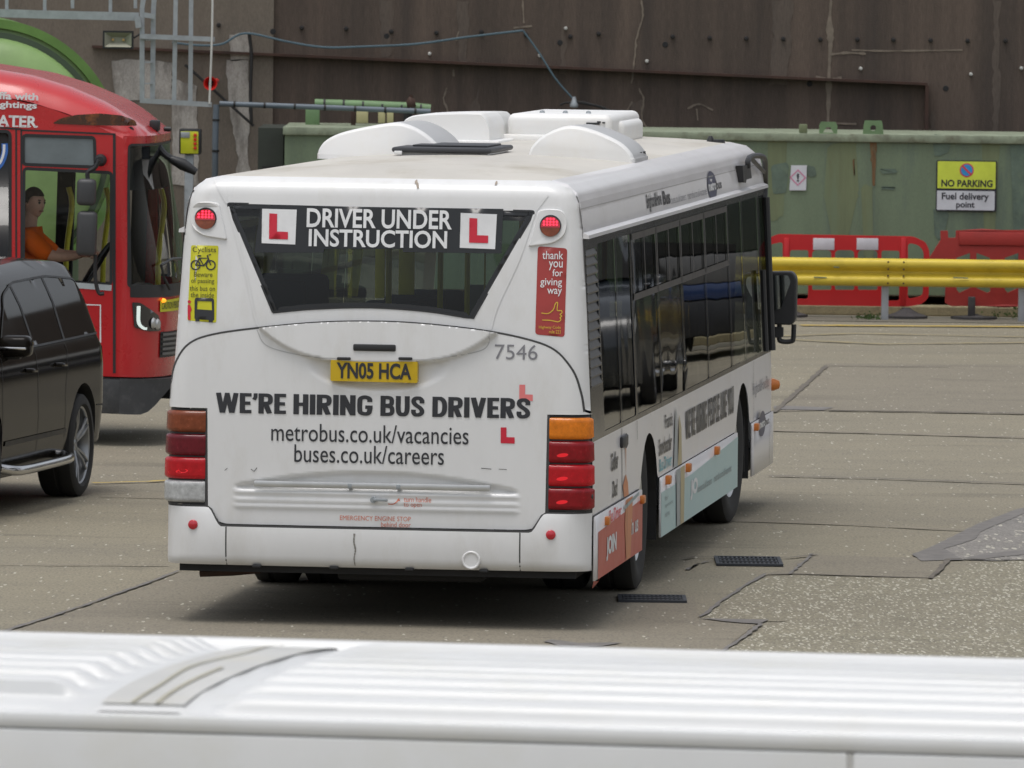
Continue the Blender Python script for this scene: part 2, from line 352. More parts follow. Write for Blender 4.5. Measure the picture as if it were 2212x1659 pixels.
for P in ([(1970, 1200), (2010, 1185), (2110, 1135), (2170, 1112), (2212, 1098), (2212, 1112), (2120, 1150), (2105, 1168), (2040, 1188), (2080, 1212), (1990, 1214)], [(2085, 1208), (2130, 1198), (2220, 1190), (2220, 1200), (2150, 1206), (2120, 1212)],
          [(1510, 1338), (1660, 1342), (1640, 1350), (1560, 1345)], [(1172, 1388), (1190, 1384), (1250, 1392), (1345, 1391), (1290, 1400), (1220, 1401)],
          [(1672, 878), (1800, 882), (1780, 888), (1672, 886)], [(1480, 1232), (1520, 1215), (1545, 1213), (1500, 1222), (1490, 1234)]):
    patch('bitumen_patch', P, .009, DARKG, .01)
def seam(P, wd, z=.012, mt=DARKG, jit=.4): 
    G = [gnd(*p) for p in P]; Q = subdiv(G, .15, False); Q = [(x+random.uniform(-.008, .008), y+random.uniform(-.03, .03)*.6) for x, y in Q]; mm = MB(); mm.add(*ribbon(Q, wd, lambda x, y: (x, y, z), jit=jit)); return tag(mm.build('ground_joint', mt), kind='structure')
GJ = mat('joint_dirt', (.13, .115, .095), .9, var=.3, scale=5); GJ2 = mat('faint_joint', (.21, .182, .145), .9, var=.3, scale=5)
seam([(0, 1370), (200, 1305), (388, 1236), (560, 1238)], .03)
seam([(1790, 889), (2000, 892), (2230, 896)], .12, mt=GJ); seam([(1672, 893), (1785, 792), (2050, 795)], .05, mt=GJ); seam([(1668, 932), (1900, 938), (2230, 948)], .1, mt=GJ2)
seam([(1660, 1030), (1900, 1036), (2230, 1048)], .07, mt=GJ); seam([(1580, 1127), (1800, 1134), (2080, 1148)], .06, mt=GJ2)
seam([(1530, 1428), (1600, 1385), (1645, 1350)], .025); seam([(1513, 1336), (1560, 1300), (1620, 1262), (1655, 1243), (1706, 1243), (1755, 1200), (1770, 1200)], .025); seam([(1706, 1243), (2010, 1252), (2050, 1210), (2212, 1212)], .04, mt=GJ)
seam([(200, 1046), (320, 1043), (362, 1040)], .07, mt=YPNT); seam([(214, 1075), (362, 1078)], .04, mt=GJ2)
seam([(0, 1222), (200, 1223), (362, 1224)], .04, mt=GJ2); seam([(1480, 1210), (1500, 1206), (1700, 1208), (1765, 1202)], .04, mt=GJ)
seam([(1730, 704.5), (2400, 709)], .25, mt=YPNT, jit=.2); seam([(1700, 735), (1900, 745), (2230, 742)], .12, mt=mat('faint_yellow_line', (.3, .25, .13), .9, var=.25, dirt=(.22, .19, .15), damt=.9, dscale=5)); seam([(1680, 728), (1850, 722), (2230, 730)], .1, mt=bpy.data.materials['faint_yellow_line'])
GRT = mat('cast_iron', (.05, .055, .065), .55, metal=.5, var=.3)
def grate(x0, y0, x1, y1, nb, lab):
    a = gnd(x0, (y0+y1)/2); b = gnd(x1, (y0+y1)/2); c = gnd((x0+x1)/2, y0)[1]; d = gnd((x0+x1)/2, y1)[1]; L = b[0]-a[0]; D = c-d
    t = empty('drain_grate', (a[0], d, 0)); tag(t, lab, 'drain grate', 'drain grates in the yard')
    m = MB(); m.box(0, L, 0, .05, .004, .018); m.box(0, L, D-.05, D, .004, .018); m.box(0, .025, .05, D-.05, .004, .018); m.box(L-.025, L, .05, D-.05, .004, .018); m.build('frame', GRT, t)
    m = MB(); m.box(.03, L-.03, .055, D-.055, .001, .0075); m.build('sump', UND, t)
    m = MB()
    for k in range(nb): x = .035+(L-.07)*k/(nb-1); m.box(x-.006, x+.006, .05, D-.05, .008, .016)
    for k in (1, 2): y = D*k/3; m.box(.03, L-.03, y-.02, y+.02, .0165, .02)
    m.build('grid_bars', GRT, t)
grate(1545, 1207, 1688, 1224, 14, 'dark iron drain grate farther from the white bus wheel, beside the pale patch')
grate(1335, 1290, 1482, 1303, 14, 'dark iron drain grate just behind the rear wheel of the white bus')
# ------------------------------------------------------------------ background wall, tank, pipes
WY = 95.
def wl(px, py, y=WY): p = hit(px, py, None, 1, y); return (p.x, p.z)
WALL = mat('stained_concrete_wall', (.092, .069, .055), .9, var=.45, scale=1.6, stretch=(1.6, 1, .1), dirt=(.042, .034, .031), dscale=1.3, damt=.75, fine=.2, bump=.3)
WALL2 = mat('brown_render', (.16, .135, .108), .9, var=.25, scale=1.2, stretch=(1.2, 1, .3), dirt=(.09, .075, .06), dscale=1.2, damt=.7, fine=.15)
PLST = mat('flaking_whitewash', (.36, .34, .31), .9, var=.25, scale=4, stretch=(1.5, 1, .5), dirt=(.1, .085, .07), dscale=3, damt=.9, fine=.2)
STRK = mat('lighter_streak', (.105, .083, .068), .9, var=.3, scale=3, stretch=(2, 1, .2), dirt=(.088, .068, .056), damt=.9, dscale=3, fine=.2)
CRK = mat('lime_crack', (.2, .165, .13), .9, var=.3, scale=9)
RST = mat('rusted_steel', (.055, .028, .02), .8, var=.4, scale=4)
wall = empty('retaining_wall', (0, WY, 0)); tag(wall, 'tall dark brown stained concrete wall across the back of the yard', 'wall')
m = MB(); m.box(-26, 26, 0, .5, -.2, 7); m.build('wall_face', WALL, wall)
x0 = wl(592, 0)[0]
m = MB(); m.box(-26, x0, -.06, .0, -.2, 7); m.build('render_panel', WALL2, wall)
def wpatch(name, P, y, mt, par=None, th=.01, jag=.012):
    Q = [wl(*p) for p in P]; Q = subdiv(Q, .08); Q = [(a+random.uniform(-jag, jag), b+random.uniform(-jag, jag)) for a, b in Q]
    m = MB(); m.prism(Q, lambda a, b: (a, y, b), lambda a, b: (a, y-th, b)); return m.build(name, mt, par or wall)
for P in ([(240, 130), (310, 128), (372, 135), (372, 225), (300, 215), (250, 222)], [(372, 170), (425, 185), (430, 400), (372, 400)], [(495, 75), (540, 70), (540, 130), (500, 130)], [(488, 130), (538, 128), (540, 270), (535, 340), (552, 420), (500, 420), (515, 340), (495, 230)]):
    wpatch('whitewash_patch', P, -.061, PLST)
wpatch('whitewash_patch', [(640, 300), (668, 296), (682, 330), (678, 362), (640, 362)], -.002, PLST)
for P in ([(1668, 0), (1712, 0), (1710, 90), (1700, 182), (1662, 182), (1670, 90)], [(1015, 240), (1035, 190), (1035, 245)], [(1210, 60), (1222, 60), (1222, 160), (1212, 160)], [(2145, 0), (2160, 0), (2158, 300), (2146, 300)], [(2010, 240), (2020, 245), (2022, 300), (2008, 300)],
          [(820, 0), (850, 0), (845, 120), (825, 120)], [(985, 0), (1012, 0), (1010, 150), (990, 130)], [(1360, 220), (1390, 215), (1390, 330), (1365, 330)]):
    wpatch('stain_streak', P, -.001, STRK, th=.003, jag=.02)
CR3 = [[(1386, 0), (1388, 40), (1375, 80), (1372, 120), (1364, 180)], [(1380, 190), (1390, 215), (1386, 255), (1396, 275)], [(965, 190), (958, 215), (966, 240), (958, 262)], [(1130, 0), (1131, 50)], [(1110, 60), (1150, 56)], [(1485, 235), (1510, 225), (1540, 238)], [(1505, 235), (1508, 260)],
       [(1365, 220), (1350, 250), (1345, 275)], [(980, 150), (981, 165)], [(2310, 260), (2400, 265)], [(1840, 108), (1920, 110), (2080, 108)], [(990, 68), (985, 88)]]
m = MB()
for P in CR3:
    Q = cr([wl(*p) for p in P], 6) if len(P) > 2 else subdiv([wl(*p) for p in P], .08, False)
    Q = [(a+random.uniform(-.006, .006), b) for a, b in Q]; m.add(*ribbon(Q, .018, lambda a, b: (a, -.008, b), jit=.5))
Q = cr([wl(*p) for p in [(1796, -10), (1792, 50), (1794, 90), (1791, 150), (1790, 200), (1788, 290)]], 6); n_ = len(Q); ww = [.03+.06*math.exp(-((i/n_-.3)/.12)**2)+.04*math.exp(-((i/n_-.75)/.08)**2) for i in range(n_)]
m.add(*ribbon(Q, ww, lambda a, b: (a, -.007, b), jit=.3))
for P in ([(1790, 118), (1830, 114), (1870, 116)], [(1762, 166), (1790, 171), (1818, 168)], [(1790, 266), (1850, 268)]): m.add(*ribbon(cr([wl(*p) for p in P], 5), .025, lambda a, b: (a, -.009, b), jit=.4))
m.build('lime_cracks', CRK, wall)
a = wl(200, 103); b = wl(2002, 184); c = wl(2000, 282)
m = MB()
for (p, q) in ((a, b),):
    V = [(p[0], -.15, p[1]), (q[0], -.15, q[1]), (q[0], 0, q[1]), (p[0], 0, p[1])]; m.add(V+[(x, y, z+.03) for x, y, z in V], [(0, 1, 2, 3), (4, 5, 6, 7), (0, 1, 5, 4), (1, 2, 6, 5), (0, 3, 7, 4), (2, 3, 7, 6)])
m.box(c[0]-.02, c[0]+.02, -.15, 0, c[1]-.3, b[1]); m.build('rusted_ledge', RST, wall)
BOLT = mat('bolt_steel', (.03, .028, .028), .6, metal=.4); WBLT = mat('pale_fixing', (.5, .5, .47), .6)
for (px, py) in [(554+0, 54), (652, 60), (748, 62), (845, 68), (943, 71), (1040, 69), (1136, 75), (1232, 79), (1293, 73), (1453, 79), (1533, 82), (1612, 83), (1692, 84), (1772, 85), (1852, 85), (1930, 86), (2010, 87), (2090, 88), (2172, 88)]:
    a = wl(px*.8534 if px < 560 else px, py); m = MB(); m.lathe([(0, -.05), (.014, -.05), (.016, -.03), (.016, -.028), (.026, -.025), (.026, 0)], (a[0], -.06 if px < 590 else 0, a[1]), (0, 1, 0), 10); m.build('bolt', BOLT, wall)
for (px, py) in [(1397, 132), (1859, 148), (2097, 160), (928, 116), (1166, 120), (2206, 147), (1222, 61)]:
    a = wl(px, py); m = MB(); m.lathe([(0, -.07), (.018, -.065), (.022, -.04), (.014, -.03), (.02, 0)], (a[0], 0, a[1]), (0, 1, 0), 10); m.build('pale_fixing', WBLT, wall)
for (px, py) in [(835, 78), (1210, 92), (1437, 96), (1749, 181), (2043, 191), (590, 68)]:
    a = wl(px, py); m = MB(); m.lathe([(.0, -.006), (.03, -.006), (.034, -.001)], (a[0], -.06 if px < 592 else 0, a[1]), (0, 1, 0), 14); m.build('weep_hole', UND, wall)
# cables
def cable(P, y, r, mt, name, lab, cat='cable', grp=None):
    Q = cr([(*wl(*p, y), 0) for p in P], 8); m = MB(); m.tube([(q[0], y, q[1]) for q in Q], r, 6); return tag(m.build(name, mt), lab, cat, grp)
BCAB = mat('blue_grey_rope', (.08, .13, .16), .7); BKC = mat('black_cable', (.015, .015, .015), .6)
cable([(372, 92), (430, 98), (480, 95), (530, 72), (620, 90), (698, 102), (780, 101), (900, 95), (1010, 80), (1130, 66)], WY-.2, .013, BCAB, 'cable', 'thin blue-grey cable sagging along the brown wall', 'cable')
cable([(1130, 66), (1165, 115), (1200, 170), (1238, 214)], WY-.25, .011, BCAB, 'cable', 'thin cable running steeply down the wall to the small hanging lamp', 'cable')
cable([(538, 70), (543, 120), (541, 200), (543, 265)], WY-.16, .02, BKC, 'cable', 'black cable running straight down the whitewashed strip of wall', 'cable')
cable([(400, 140), (440, 175), (490, 220), (548, 272)], WY-.14, .016, BKC, 'cable', 'black cable slanting down behind the ladder towards the green tank', 'cable')
cable([(1245, 220), (1300, 232), (1345, 255), (1385, 275)], WY-.3, .016, BKC, 'cable', 'black cable curving down to the right of the small hanging lamp', 'cable')
t = empty('hanging_lamp', (*[wl(1240, 222, WY-.3)[0]], WY-.3, wl(1240, 222, WY-.3)[1])); tag(t, 'small grey hanging lamp at the end of the cable above the white bus roof', 'lamp')
m = MB(); m.lathe([(0, .07), (.02, .07), (.03, .02), (.05, -.02), (.045, -.05), (0, -.06)], (0, 0, 0), (0, 0, 1), 14); m.build('lamp_body', GALV, t)
m = MB(); m.tube([(-.02, 0, .0), (-.1, 0, 0), (-.16, 0, -.03)], .012, 6); m.tube([(.02, 0, 0), (.1, 0, .01), (.18, 0, -.01)], .012, 6); m.build('bracket', BKC, t)
# green tank
TY = 91.4
GRN = mat('green_tank_paint', (.155, .205, .13), .6, var=.16, scale=1.5, stretch=(1.8, 1, .3), dirt=(.09, .125, .115), dscale=1.3, damt=.85, fine=.12)
GRN2 = mat('green_top_rail', (.24, .28, .2), .7, var=.25, scale=4, dirt=(.09, .07, .04), dscale=5, damt=.7)
GRNL = mat('old_green_paint', (.15, .25, .12), .6, var=.2, scale=3)
RSTK = mat('rust_streak', (.165, .09, .04), .85, var=.35, scale=7, stretch=(2, 1, .5), dirt=(.155, .205, .13), dscale=8, damt=.9)
MOSS = mat('yellow_green_stain', (.168, .2, .11), .85, var=.2, scale=5, stretch=(1.5, 1, .2), dirt=(.155, .205, .13), dscale=2.5, damt=1)
SCUF = mat('dark_green_scuff', (.115, .16, .125), .8, var=.3, scale=5, dirt=(.17, .23, .15), dscale=6, damt=.8)
def tk(px, py): return wl(px, py, TY)
xl = tk(615, 300)[0]; zt = tk(1900, 284)[1]; zb = tk(1900, 636)[1]; xr = 13
tank = empty('storage_tank', (0, TY, 0)); tag(tank, 'long green steel fuel tank with rust streaks in front of the brown wall', 'tank')
m = MB(); m.box(xl, xr, 0, 2.4, zb, zt-.12, None); m.build('tank_wall', GRN, tank)
m = MB(); m.rbox(xl-.02, xr, -.04, 2.42, zt-.12, zt-.03, .01); m.build('top_rail', GRN2, tank)
xe = tk(556, 300)[0]
m = MB(); m.box(xe, xl-.021, .25, 2.3, zb, zt-.05); m.build('end_housing', mat('dark_green_grey', (.035, .042, .034), .7, var=.3), tank)
m = MB()
for k in range(8): z = zt-.5-.05*k; m.box(xe+.05, xl-.06, .235, .249, z, z+.025)
m.build('vent_louvre', UND, tank)
def lug(px, w2, h, form):
    a = tk(px, 284)[0]; P = [(-w2, 0), (-w2*(.9 if form else 1), h*.7), (-w2*.8, h), (w2*.8, h), (w2*(.9 if form else 1), h*.7), (w2, 0)]
    hole = circ(0, h*.45, h*.22, 12) if form else [(-w2*.6, .01), (-w2*.2, h*.55), (w2*.2, h*.55), (w2*.6, .01)]
    o = region('lifting_lug', P, [hole], lambda u, v: (a+u, -.03, zt-.03+v), GRNL, tank, step=.04, smooth=False); s = o.modifiers.new('s', 'SOLIDIFY'); s.thickness = .05
lug(1886, .115, .15, 1); lug(1789, .1, .13, 0)
m = MB(); a = tk(1735, 284)[0]; m.rbox(a-.045, a+.045, -.02, .08, zt-.029, zt+.07, .01); m.build('small_bracket', MOSS, tank)
for P, mt in (([(1875, 290), (1895, 290), (1892, 330), (1890, 400), (1884, 400), (1882, 340)], RSTK), ([(1842, 345), (1847, 345), (1846, 378), (1843, 378)], RSTK),
              ([(1795, 296), (1840, 290), (1835, 305), (1810, 306)], SCUF), ([(1900, 365), (1938, 366), (1940, 372), (1905, 374)], SCUF), ([(1905, 402), (1932, 402), (1932, 409), (1904, 409)], SCUF), ([(1665, 360), (1705, 350), (1700, 415), (1668, 420)], SCUF), ([(1742, 355), (1765, 360), (1760, 385), (1744, 380)], SCUF),
              ([(1790, 310), (1850, 305), (1855, 420), (1830, 520), (1800, 520), (1780, 420)], MOSS), ([(1862, 400), (1885, 400), (1888, 560), (1868, 560)], MOSS), ([(1660, 300), (1700, 300), (1690, 470), (1660, 480)], MOSS), ([(2120, 296), (2160, 296), (2150, 500), (2125, 500)], MOSS), ([(2010, 292), (2060, 292), (2050, 330), (2020, 340)], SCUF), ([(2015, 450), (2050, 455), (2035, 520), (2020, 510)], SCUF), ([(2180, 300), (2230, 300), (2230, 560), (2190, 560)], SCUF)):
    Q = rnd([tk(*p) for p in P], .05, 3); Q = [(a+random.uniform(-.012, .012), b+random.uniform(-.012, .012)) for a, b in Q]; yy = -.003 if mt is MOSS else (-.006 if mt is SCUF else -.009)
    m = MB(); m.add([(a, yy, b) for a, b in Q], [tuple(range(len(Q)))]); m.build({'rust_streak': 'rust_streak', 'yellow_green_stain': 'moss_stain', 'dark_green_scuff': 'paint_scuff'}[mt.name], mt, tank)
m = MB(); pz = tk(1900, 668)[1]
m.box(xl-.3, xr, -.25, 2.6, 0, max(.12, pz-.06)); kb = m.build('concrete_plinth', mat('lichen_concrete', (.32, .28, .17), .95, var=.35, scale=3, dirt=(.12, .11, .07), dscale=3, damt=.9, fine=.2), None, bevel=.02); kb.location = (0, TY, 0); tag(kb, 'low lichen-stained concrete plinth under the green tank behind the barriers', 'plinth')
# pipes on the left of the tank
def wtube(name, P, y, r, mt, lab, cat, bands=0):
    Q = [wl(*p, y) for p in P]; m = MB(); m.tube([(q[0], y, q[1]) for q in Q], r, 12); o = m.build(name, mt); tag(o, lab, cat)
    if bands:
        (ax, az), (bx_, bz) = Q[0], Q[-1]
        for k in range(bands):
            m = MB()
            t = (k+.5)/bands; d = Vector((bx_-ax, 0, bz-az)).normalized()*.012; c = Vector((ax+(bx_-ax)*t, y, az+(bz-az)*t)); m.tube([c-d, c+d], r+.006, 12); m.build('pipe_band', BKC, o)
    return o
PIPG = mat('grey_pipe', (.12, .15, .18), .5, var=.15)
wtube('pipe', [(474, 224), (700, 232), (930, 241)], 92.4, .03, PIPG, 'long thin blue-grey horizontal pipe running to the white bus roof', 'pipe', 7)
wtube('pipe', [(467, 226), (465, 300), (463, 560)], 92.4, .035, PIPG, 'vertical grey pipe with black bands below the red alarm horn', 'pipe', 5)
wtube('pipe', [(680, 224), (800, 228), (895, 232), (930, 236)], 92.9, .055, GRNL, 'green pipe with black bands above the green tank', 'pipe', 6)
yb = mat('cream_block', (.5, .46, .25), .8)
t = empty('pipe_support', (0, 92.7, 0)); tag(t, 'cream and rust pipe supports standing on the green tank', 'pipe support')
for a, b in ((770, 795), (817, 832), (836, 850)):
    p = wl(a, 240, 92.7); q = wl(b, 266, 92.7); m = MB(); m.rbox(p[0], q[0], -.02, .05, q[1], p[1], .008); m.build('cream_block', yb, t)
for a, b, mt in ((758, 768, RST), (848, 852, RST), (872, 890, UND), (660, 690, GRNL)):
    p = wl(a, 232, 92.7); q = wl(b, 272, 92.7); m = MB(); m.rbox(p[0], q[0], .0, .08, q[1], p[1], .008); m.build('post', mt, t)
m = MB(); p = wl(888, 224, 92.7); m.lathe([(0, -.05), (.04, -.05), (.08, -.01), (.08, .01), (.04, .05), (0, .05)], (p[0], 0, p[1]), (1, 0, .2), 12); m.tube([(p[0], 0, p[1]), (p[0], 0, p[1]+.1)], .02, 8); m.build('valve', RST, t)
# far-left horizontal green tank
def cy_hit(px, py, y): return wl(px, py, y)
tc_ = cy_hit(-30, 332, 84); rad = cy_hit(262, 332, 84)[0]-tc_[0]
GT = mat('glossy_green_tank', (.21, .33, .12), .4, var=.2, scale=1.2, dirt=(.15, .24, .08), dscale=2, damt=.5)
rt = empty('round_tank', (tc_[0], 84, tc_[1]), R_(4.4)); tag(rt, 'large rounded green tank end rising behind the red bus', 'tank')
m = MB(); prof = [(0, -.42)]+[(rad*.86*math.sin(R_(a)), -.05-.37*math.cos(R_(a))) for a in range(8, 91, 8)]+[(rad*.87, .0), (rad*.93, .02)]
m.lathe(prof, (0, 0, 0), (0, 1, 0), 72); m.build('dished_end', GT, rt)
m = MB(); m.lathe([(rad*.93, .02), (rad*.935, -.03), (rad, -.03), (rad, .1), (rad*.99, .3), (rad*.99, 5)], (0, 0, 0), (0, 1, 0), 72); m.build('rim_and_shell', mat('dark_green_rim', (.11, .22, .05), .5, var=.25, scale=2), rt)
m = MB(); m.lathe([(rad*.862, -.055), (rad*.905, -.045), (rad*.905, .01)], (0, 0, 0), (0, 1, 0), 72); m.build('groove_band', mat('groove_green', (.035, .06, .03), .6), rt)
m = MB(); m.rbox(-rad*.8, rad*.7, .5, 4.5, -tc_[1], -rad*.6, .02); m.build('saddle', GRN, rt)
# galvanised walkway ladder
t = empty('caged_ladder', (0, 86, 0)); tag(t, 'galvanised steel caged ladder and walkway rail above the red bus', 'ladder')
def gb(px, py): return wl(px, py, 86)
def bar(P, wd, name, dy=0, d=.04, mt=GALV):
    m = MB()
    for i in range(len(P)-1):
        a = Vector((gb(*P[i])[0], dy, gb(*P[i])[1])); b = Vector((gb(*P[i+1])[0], dy, gb(*P[i+1])[1])); dd = (b-a).normalized(); nn = Vector((-dd.z, 0, dd.x))*wd/2; yy = Vector((0, d/2, 0))
        V = [a+nn+yy, a-nn+yy, a-nn-yy, a+nn-yy, b+nn+yy, b-nn+yy, b-nn-yy, b+nn-yy]; m.add(V, [(0, 1, 2, 3), (4, 5, 6, 7), (0, 1, 5, 4), (1, 2, 6, 5), (2, 3, 7, 6), (3, 0, 4, 7)])
    return m.build(name, mt, t)
bar([(-30, 27), (80, 31), (300, 36)], .085, 'walkway_rail'); bar([(297, 36), (300, 60)], .06, 'walkway_bracket', -.05)
for x in (14, 96, 156, 238, 292): bar([(x, -30), (x, 26 if x in (14, 96, 238) else 18)], .035, 'railing_post', .06)
bar([(312, -20), (307, 18), (307, 222)], .05, 'stile'); bar([(334, -20), (331, 20), (329, 222)], .05, 'stile', .05)
for y in (37, 86, 134, 180): bar([(309, y), (329, y+.5)], .015, 'rung', .02)
bar([(303, 78), (464, 85)], .05, 'cage_hoop', -.05); bar([(303, 217), (458, 226)], .05, 'cage_hoop', -.05); bar([(312, 32), (336, 36)], .05, 'cage_hoop', -.05)
bar([(380, -20), (376, 220)], .045, 'cage_strap', 0); bar([(413, -20), (411, 222)], .045, 'cage_strap', .02)
tg = MB(); P = [gb(460, -20), gb(459, 60), gb(457, 120), gb(453, 224)]; tg.tube([(a, -.08, b) for a, b in P], .011, 8); tg.build('pull_rope', mat('white_rope', (.6, .6, .58), .8), t)
# floodlight
fl = empty('floodlight', (0, 87, 0)); tag(fl, 'rectangular black floodlight mounted beside the ladder on the wall', 'floodlight')
a = wl(222, 66, 87); b = wl(288, 106, 87)
region('frame', [(a[0], b[1]), (b[0], b[1]), (b[0], a[1]), (a[0], a[1])], [[(a[0]+.025, b[1]+.025), (b[0]-.02, b[1]+.02), (b[0]-.025, a[1]-.02), (a[0]+.02, a[1]-.02)]], lambda u, v: (u, 0, v), BLK, fl, step=1, smooth=False).modifiers.new('s', 'SOLIDIFY').thickness = .06
cx_, cz_ = (a[0]+b[0])/2, (a[1]+b[1])/2; V = [(a[0]+.02, -.005, b[1]+.02), (b[0]-.02, -.005, b[1]+.02), (b[0]-.02, -.005, a[1]-.02), (a[0]+.02, -.005, a[1]-.02)]; V2 = [(cx_+(x-cx_)*.5, .05, cz_+(z-cz_)*.35) for x, y, z in V]
m = MB(); m.add(V+V2, [(0, 1, 5, 4), (1, 2, 6, 5), (2, 3, 7, 6), (3, 0, 4, 7), (4, 5, 6, 7)]); m.build('reflector', mat('dull_reflector', (.3, .3, .24), .5, metal=.3), fl)
LCH = mat('led_chip', (.55, .35, .12), .5)
for dx in (-.055, .055): m = MB(); m.rbox(cx_+dx-.012, cx_+dx+.012, .03, .045, cz_-.012, cz_+.012, .003); m.build('led_chip', LCH, fl)
m = MB(); m.tube([(b[0], .05, cz_+.02), (b[0]+.06, .06, cz_+.06), (b[0]+.1, .05, cz_+.02)], .01, 6); m.build('supply_cable', BKC, fl)
# horn and control box
hp = wl(455, 180, 93); t = empty('alarm_horn', (hp[0], 93, hp[1])); tag(t, 'round red alarm horn on the wall behind the white rope', 'alarm horn')
RDP = mat('red_plastic', (.6, .02, .015), .4)
m = MB(); m.lathe([(.025, .1), (.03, .04), (.05, -.03), (.073, -.09), (.078, -.09), (.06, -.02), (.05, .06), (.03, .1), (.03, 1.9)], (0, 0, 0), (0, 1, 0), 24); m.build('bell', RDP, t)
m = MB(); m.lathe([(0, .02), (.028, .03), (.03, .08)], (0, 0, 0), (0, 1, 0), 16); m.build('throat', mat('dark_red', (.1, .01, .01), .6), t)
t = empty('control_box', (0, 92, 0)); tag(t, 'yellow push-button control box in a black hood below the ladder', 'control box')
a = wl(387, 278, 92); b = wl(434, 332, 92)
m = MB(); m.rbox(a[0], b[0], 0, .22, b[1]-.01, a[1], .015); m.build('hood', BLK, t)
m = MB(); m.rbox(a[0]+.02, b[0]-.03, -.012, .0-.0005, b[1], a[1]-.03, .004); m.build('yellow_face', mat('lime_yellow', (.55, .58, .02), .5), t)
m = MB(); m.rbox(a[0]+.02, a[0]+.12, -.02, -.013, a[1]-.1, a[1]-.035, .003); m.build('display', GALV, t)
for k in range(4): m = MB(); m.lathe([(0, -.04), (.018 if k < 2 else .014, -.038), (.02, -.012)], (b[0]-.065, 0, a[1]-.07-k*.048), (0, 1, 0), 14); m.build('button', RDP, t)
m = MB(); m.rbox((a[0]+b[0])/2-.06, (a[0]+b[0])/2+.04, .05, .1, 0, b[1]-.012, .01); m.build('post', GALV, t)

# ------------------------------------------------------------------ signs on the tank
def sg(px, py): p = tk(px, py); return (p[0], p[1])
SB = mat('sign_black', (.02, .02, .03), .5); SY = mat('sign_yellow', (.62, .72, .07), .5); SW = mat('sign_white', (.6, .62, .66), .5)
t = empty('no_parking_sign', (0, TY, 0)); tag(t, 'yellow and white NO PARKING Fuel delivery point sign on the green tank', 'sign')
a = sg(2023, 346); b = sg(2152, 457); m = MB(); m.prism(rnd([(a[0], b[1]), (b[0], b[1]), (b[0], a[1]), (a[0], a[1])], .02), lambda u, v: (u, -.012, v), lambda u, v: (u, -.02, v)); m.build('backing_plate', SB, t)
def pl(name, x0, y0, x1, y1, mt, y=-.024, r=.012):
    a = sg(x0, y0); b = sg(x1, y1); m = MB(); m.prism(rnd([(a[0], b[1]), (b[0], b[1]), (b[0], a[1]), (a[0], a[1])], r), lambda u, v: (u, -.0195, v), lambda u, v: (u, y, v)); return m.build(name, mt, t)
pl('yellow_panel', 2025.5, 348, 2150, 408, SY); pl('white_panel', 2024, 411.5, 2148, 454.5, SW)
c = sg(2088, 367.5); rr = .078
m = MB(); m.prism(circ(*c, rr, 32), lambda u, v: (u, -.0241, v), lambda u, v: (u, -.026, v)); m.build('red_ring', mat('sign_red', (.6, .06, .1), .5), t)
m = MB(); m.prism(circ(*c, rr*.82, 32), lambda u, v: (u, -.0261, v), lambda u, v: (u, -.028, v)); m.build('blue_disc', mat('sign_blue', (.03, .28, .6), .5), t)
m = MB(); d = rr*.82/math.sqrt(2); m.add([(c[0]-d-.008, -.03, c[1]+d-.008), (c[0]-d+.008, -.03, c[1]+d+.008), (c[0]+d+.008, -.03, c[1]-d+.008), (c[0]+d-.008, -.03, c[1]-d-.008)], [(0, 1, 2, 3)]); m.build('red_slash', bpy.data.materials['sign_red'], t)
def sb(x0, y1, x1, y0): a = sg(x0, y1); b = sg(x1, y0); return (a[0], a[1], b[0], b[1])
text('lettering', [('NO PARKING', sb(2033, 403, 2144, 389))], lambda u, v: (u, -.0265, v), SB, t, .03)
text('lettering', [('Fuel delivery', sb(2034, 435, 2136, 417)), ('point', sb(2065, 452, 2105, 436))], lambda u, v: (u, -.0265, v), SB, t, .022)
t = empty('hazard_sign', (0, TY, 0)); tag(t, 'small white hazard sign with an exclamation mark in a pink diamond', 'sign')
m = MB(); m.prism([sg(1705, 411), sg(1741, 411), sg(1743, 357), sg(1709, 357)], lambda u, v: (u, -.012, v), lambda u, v: (u, -.02, v)); m.build('plate', SW, t)
c = sg(1723.5, 383.5); PK = mat('pink_line', (.6, .2, .34), .5)
region('diamond_border', [(c[0]-.092, c[1]), (c[0], c[1]-.092), (c[0]+.092, c[1]), (c[0], c[1]+.092)], [[(c[0]-.075, c[1]), (c[0], c[1]-.075), (c[0]+.075, c[1]), (c[0], c[1]+.075)]], lambda u, v: (u, -.023, v), PK, t, step=1, smooth=False)
text('exclamation_mark', [('!', (c[0]-.013, c[1]-.045, c[0]+.013, c[1]+.045))], lambda u, v: (u, -.024, v), SB, t, .02)

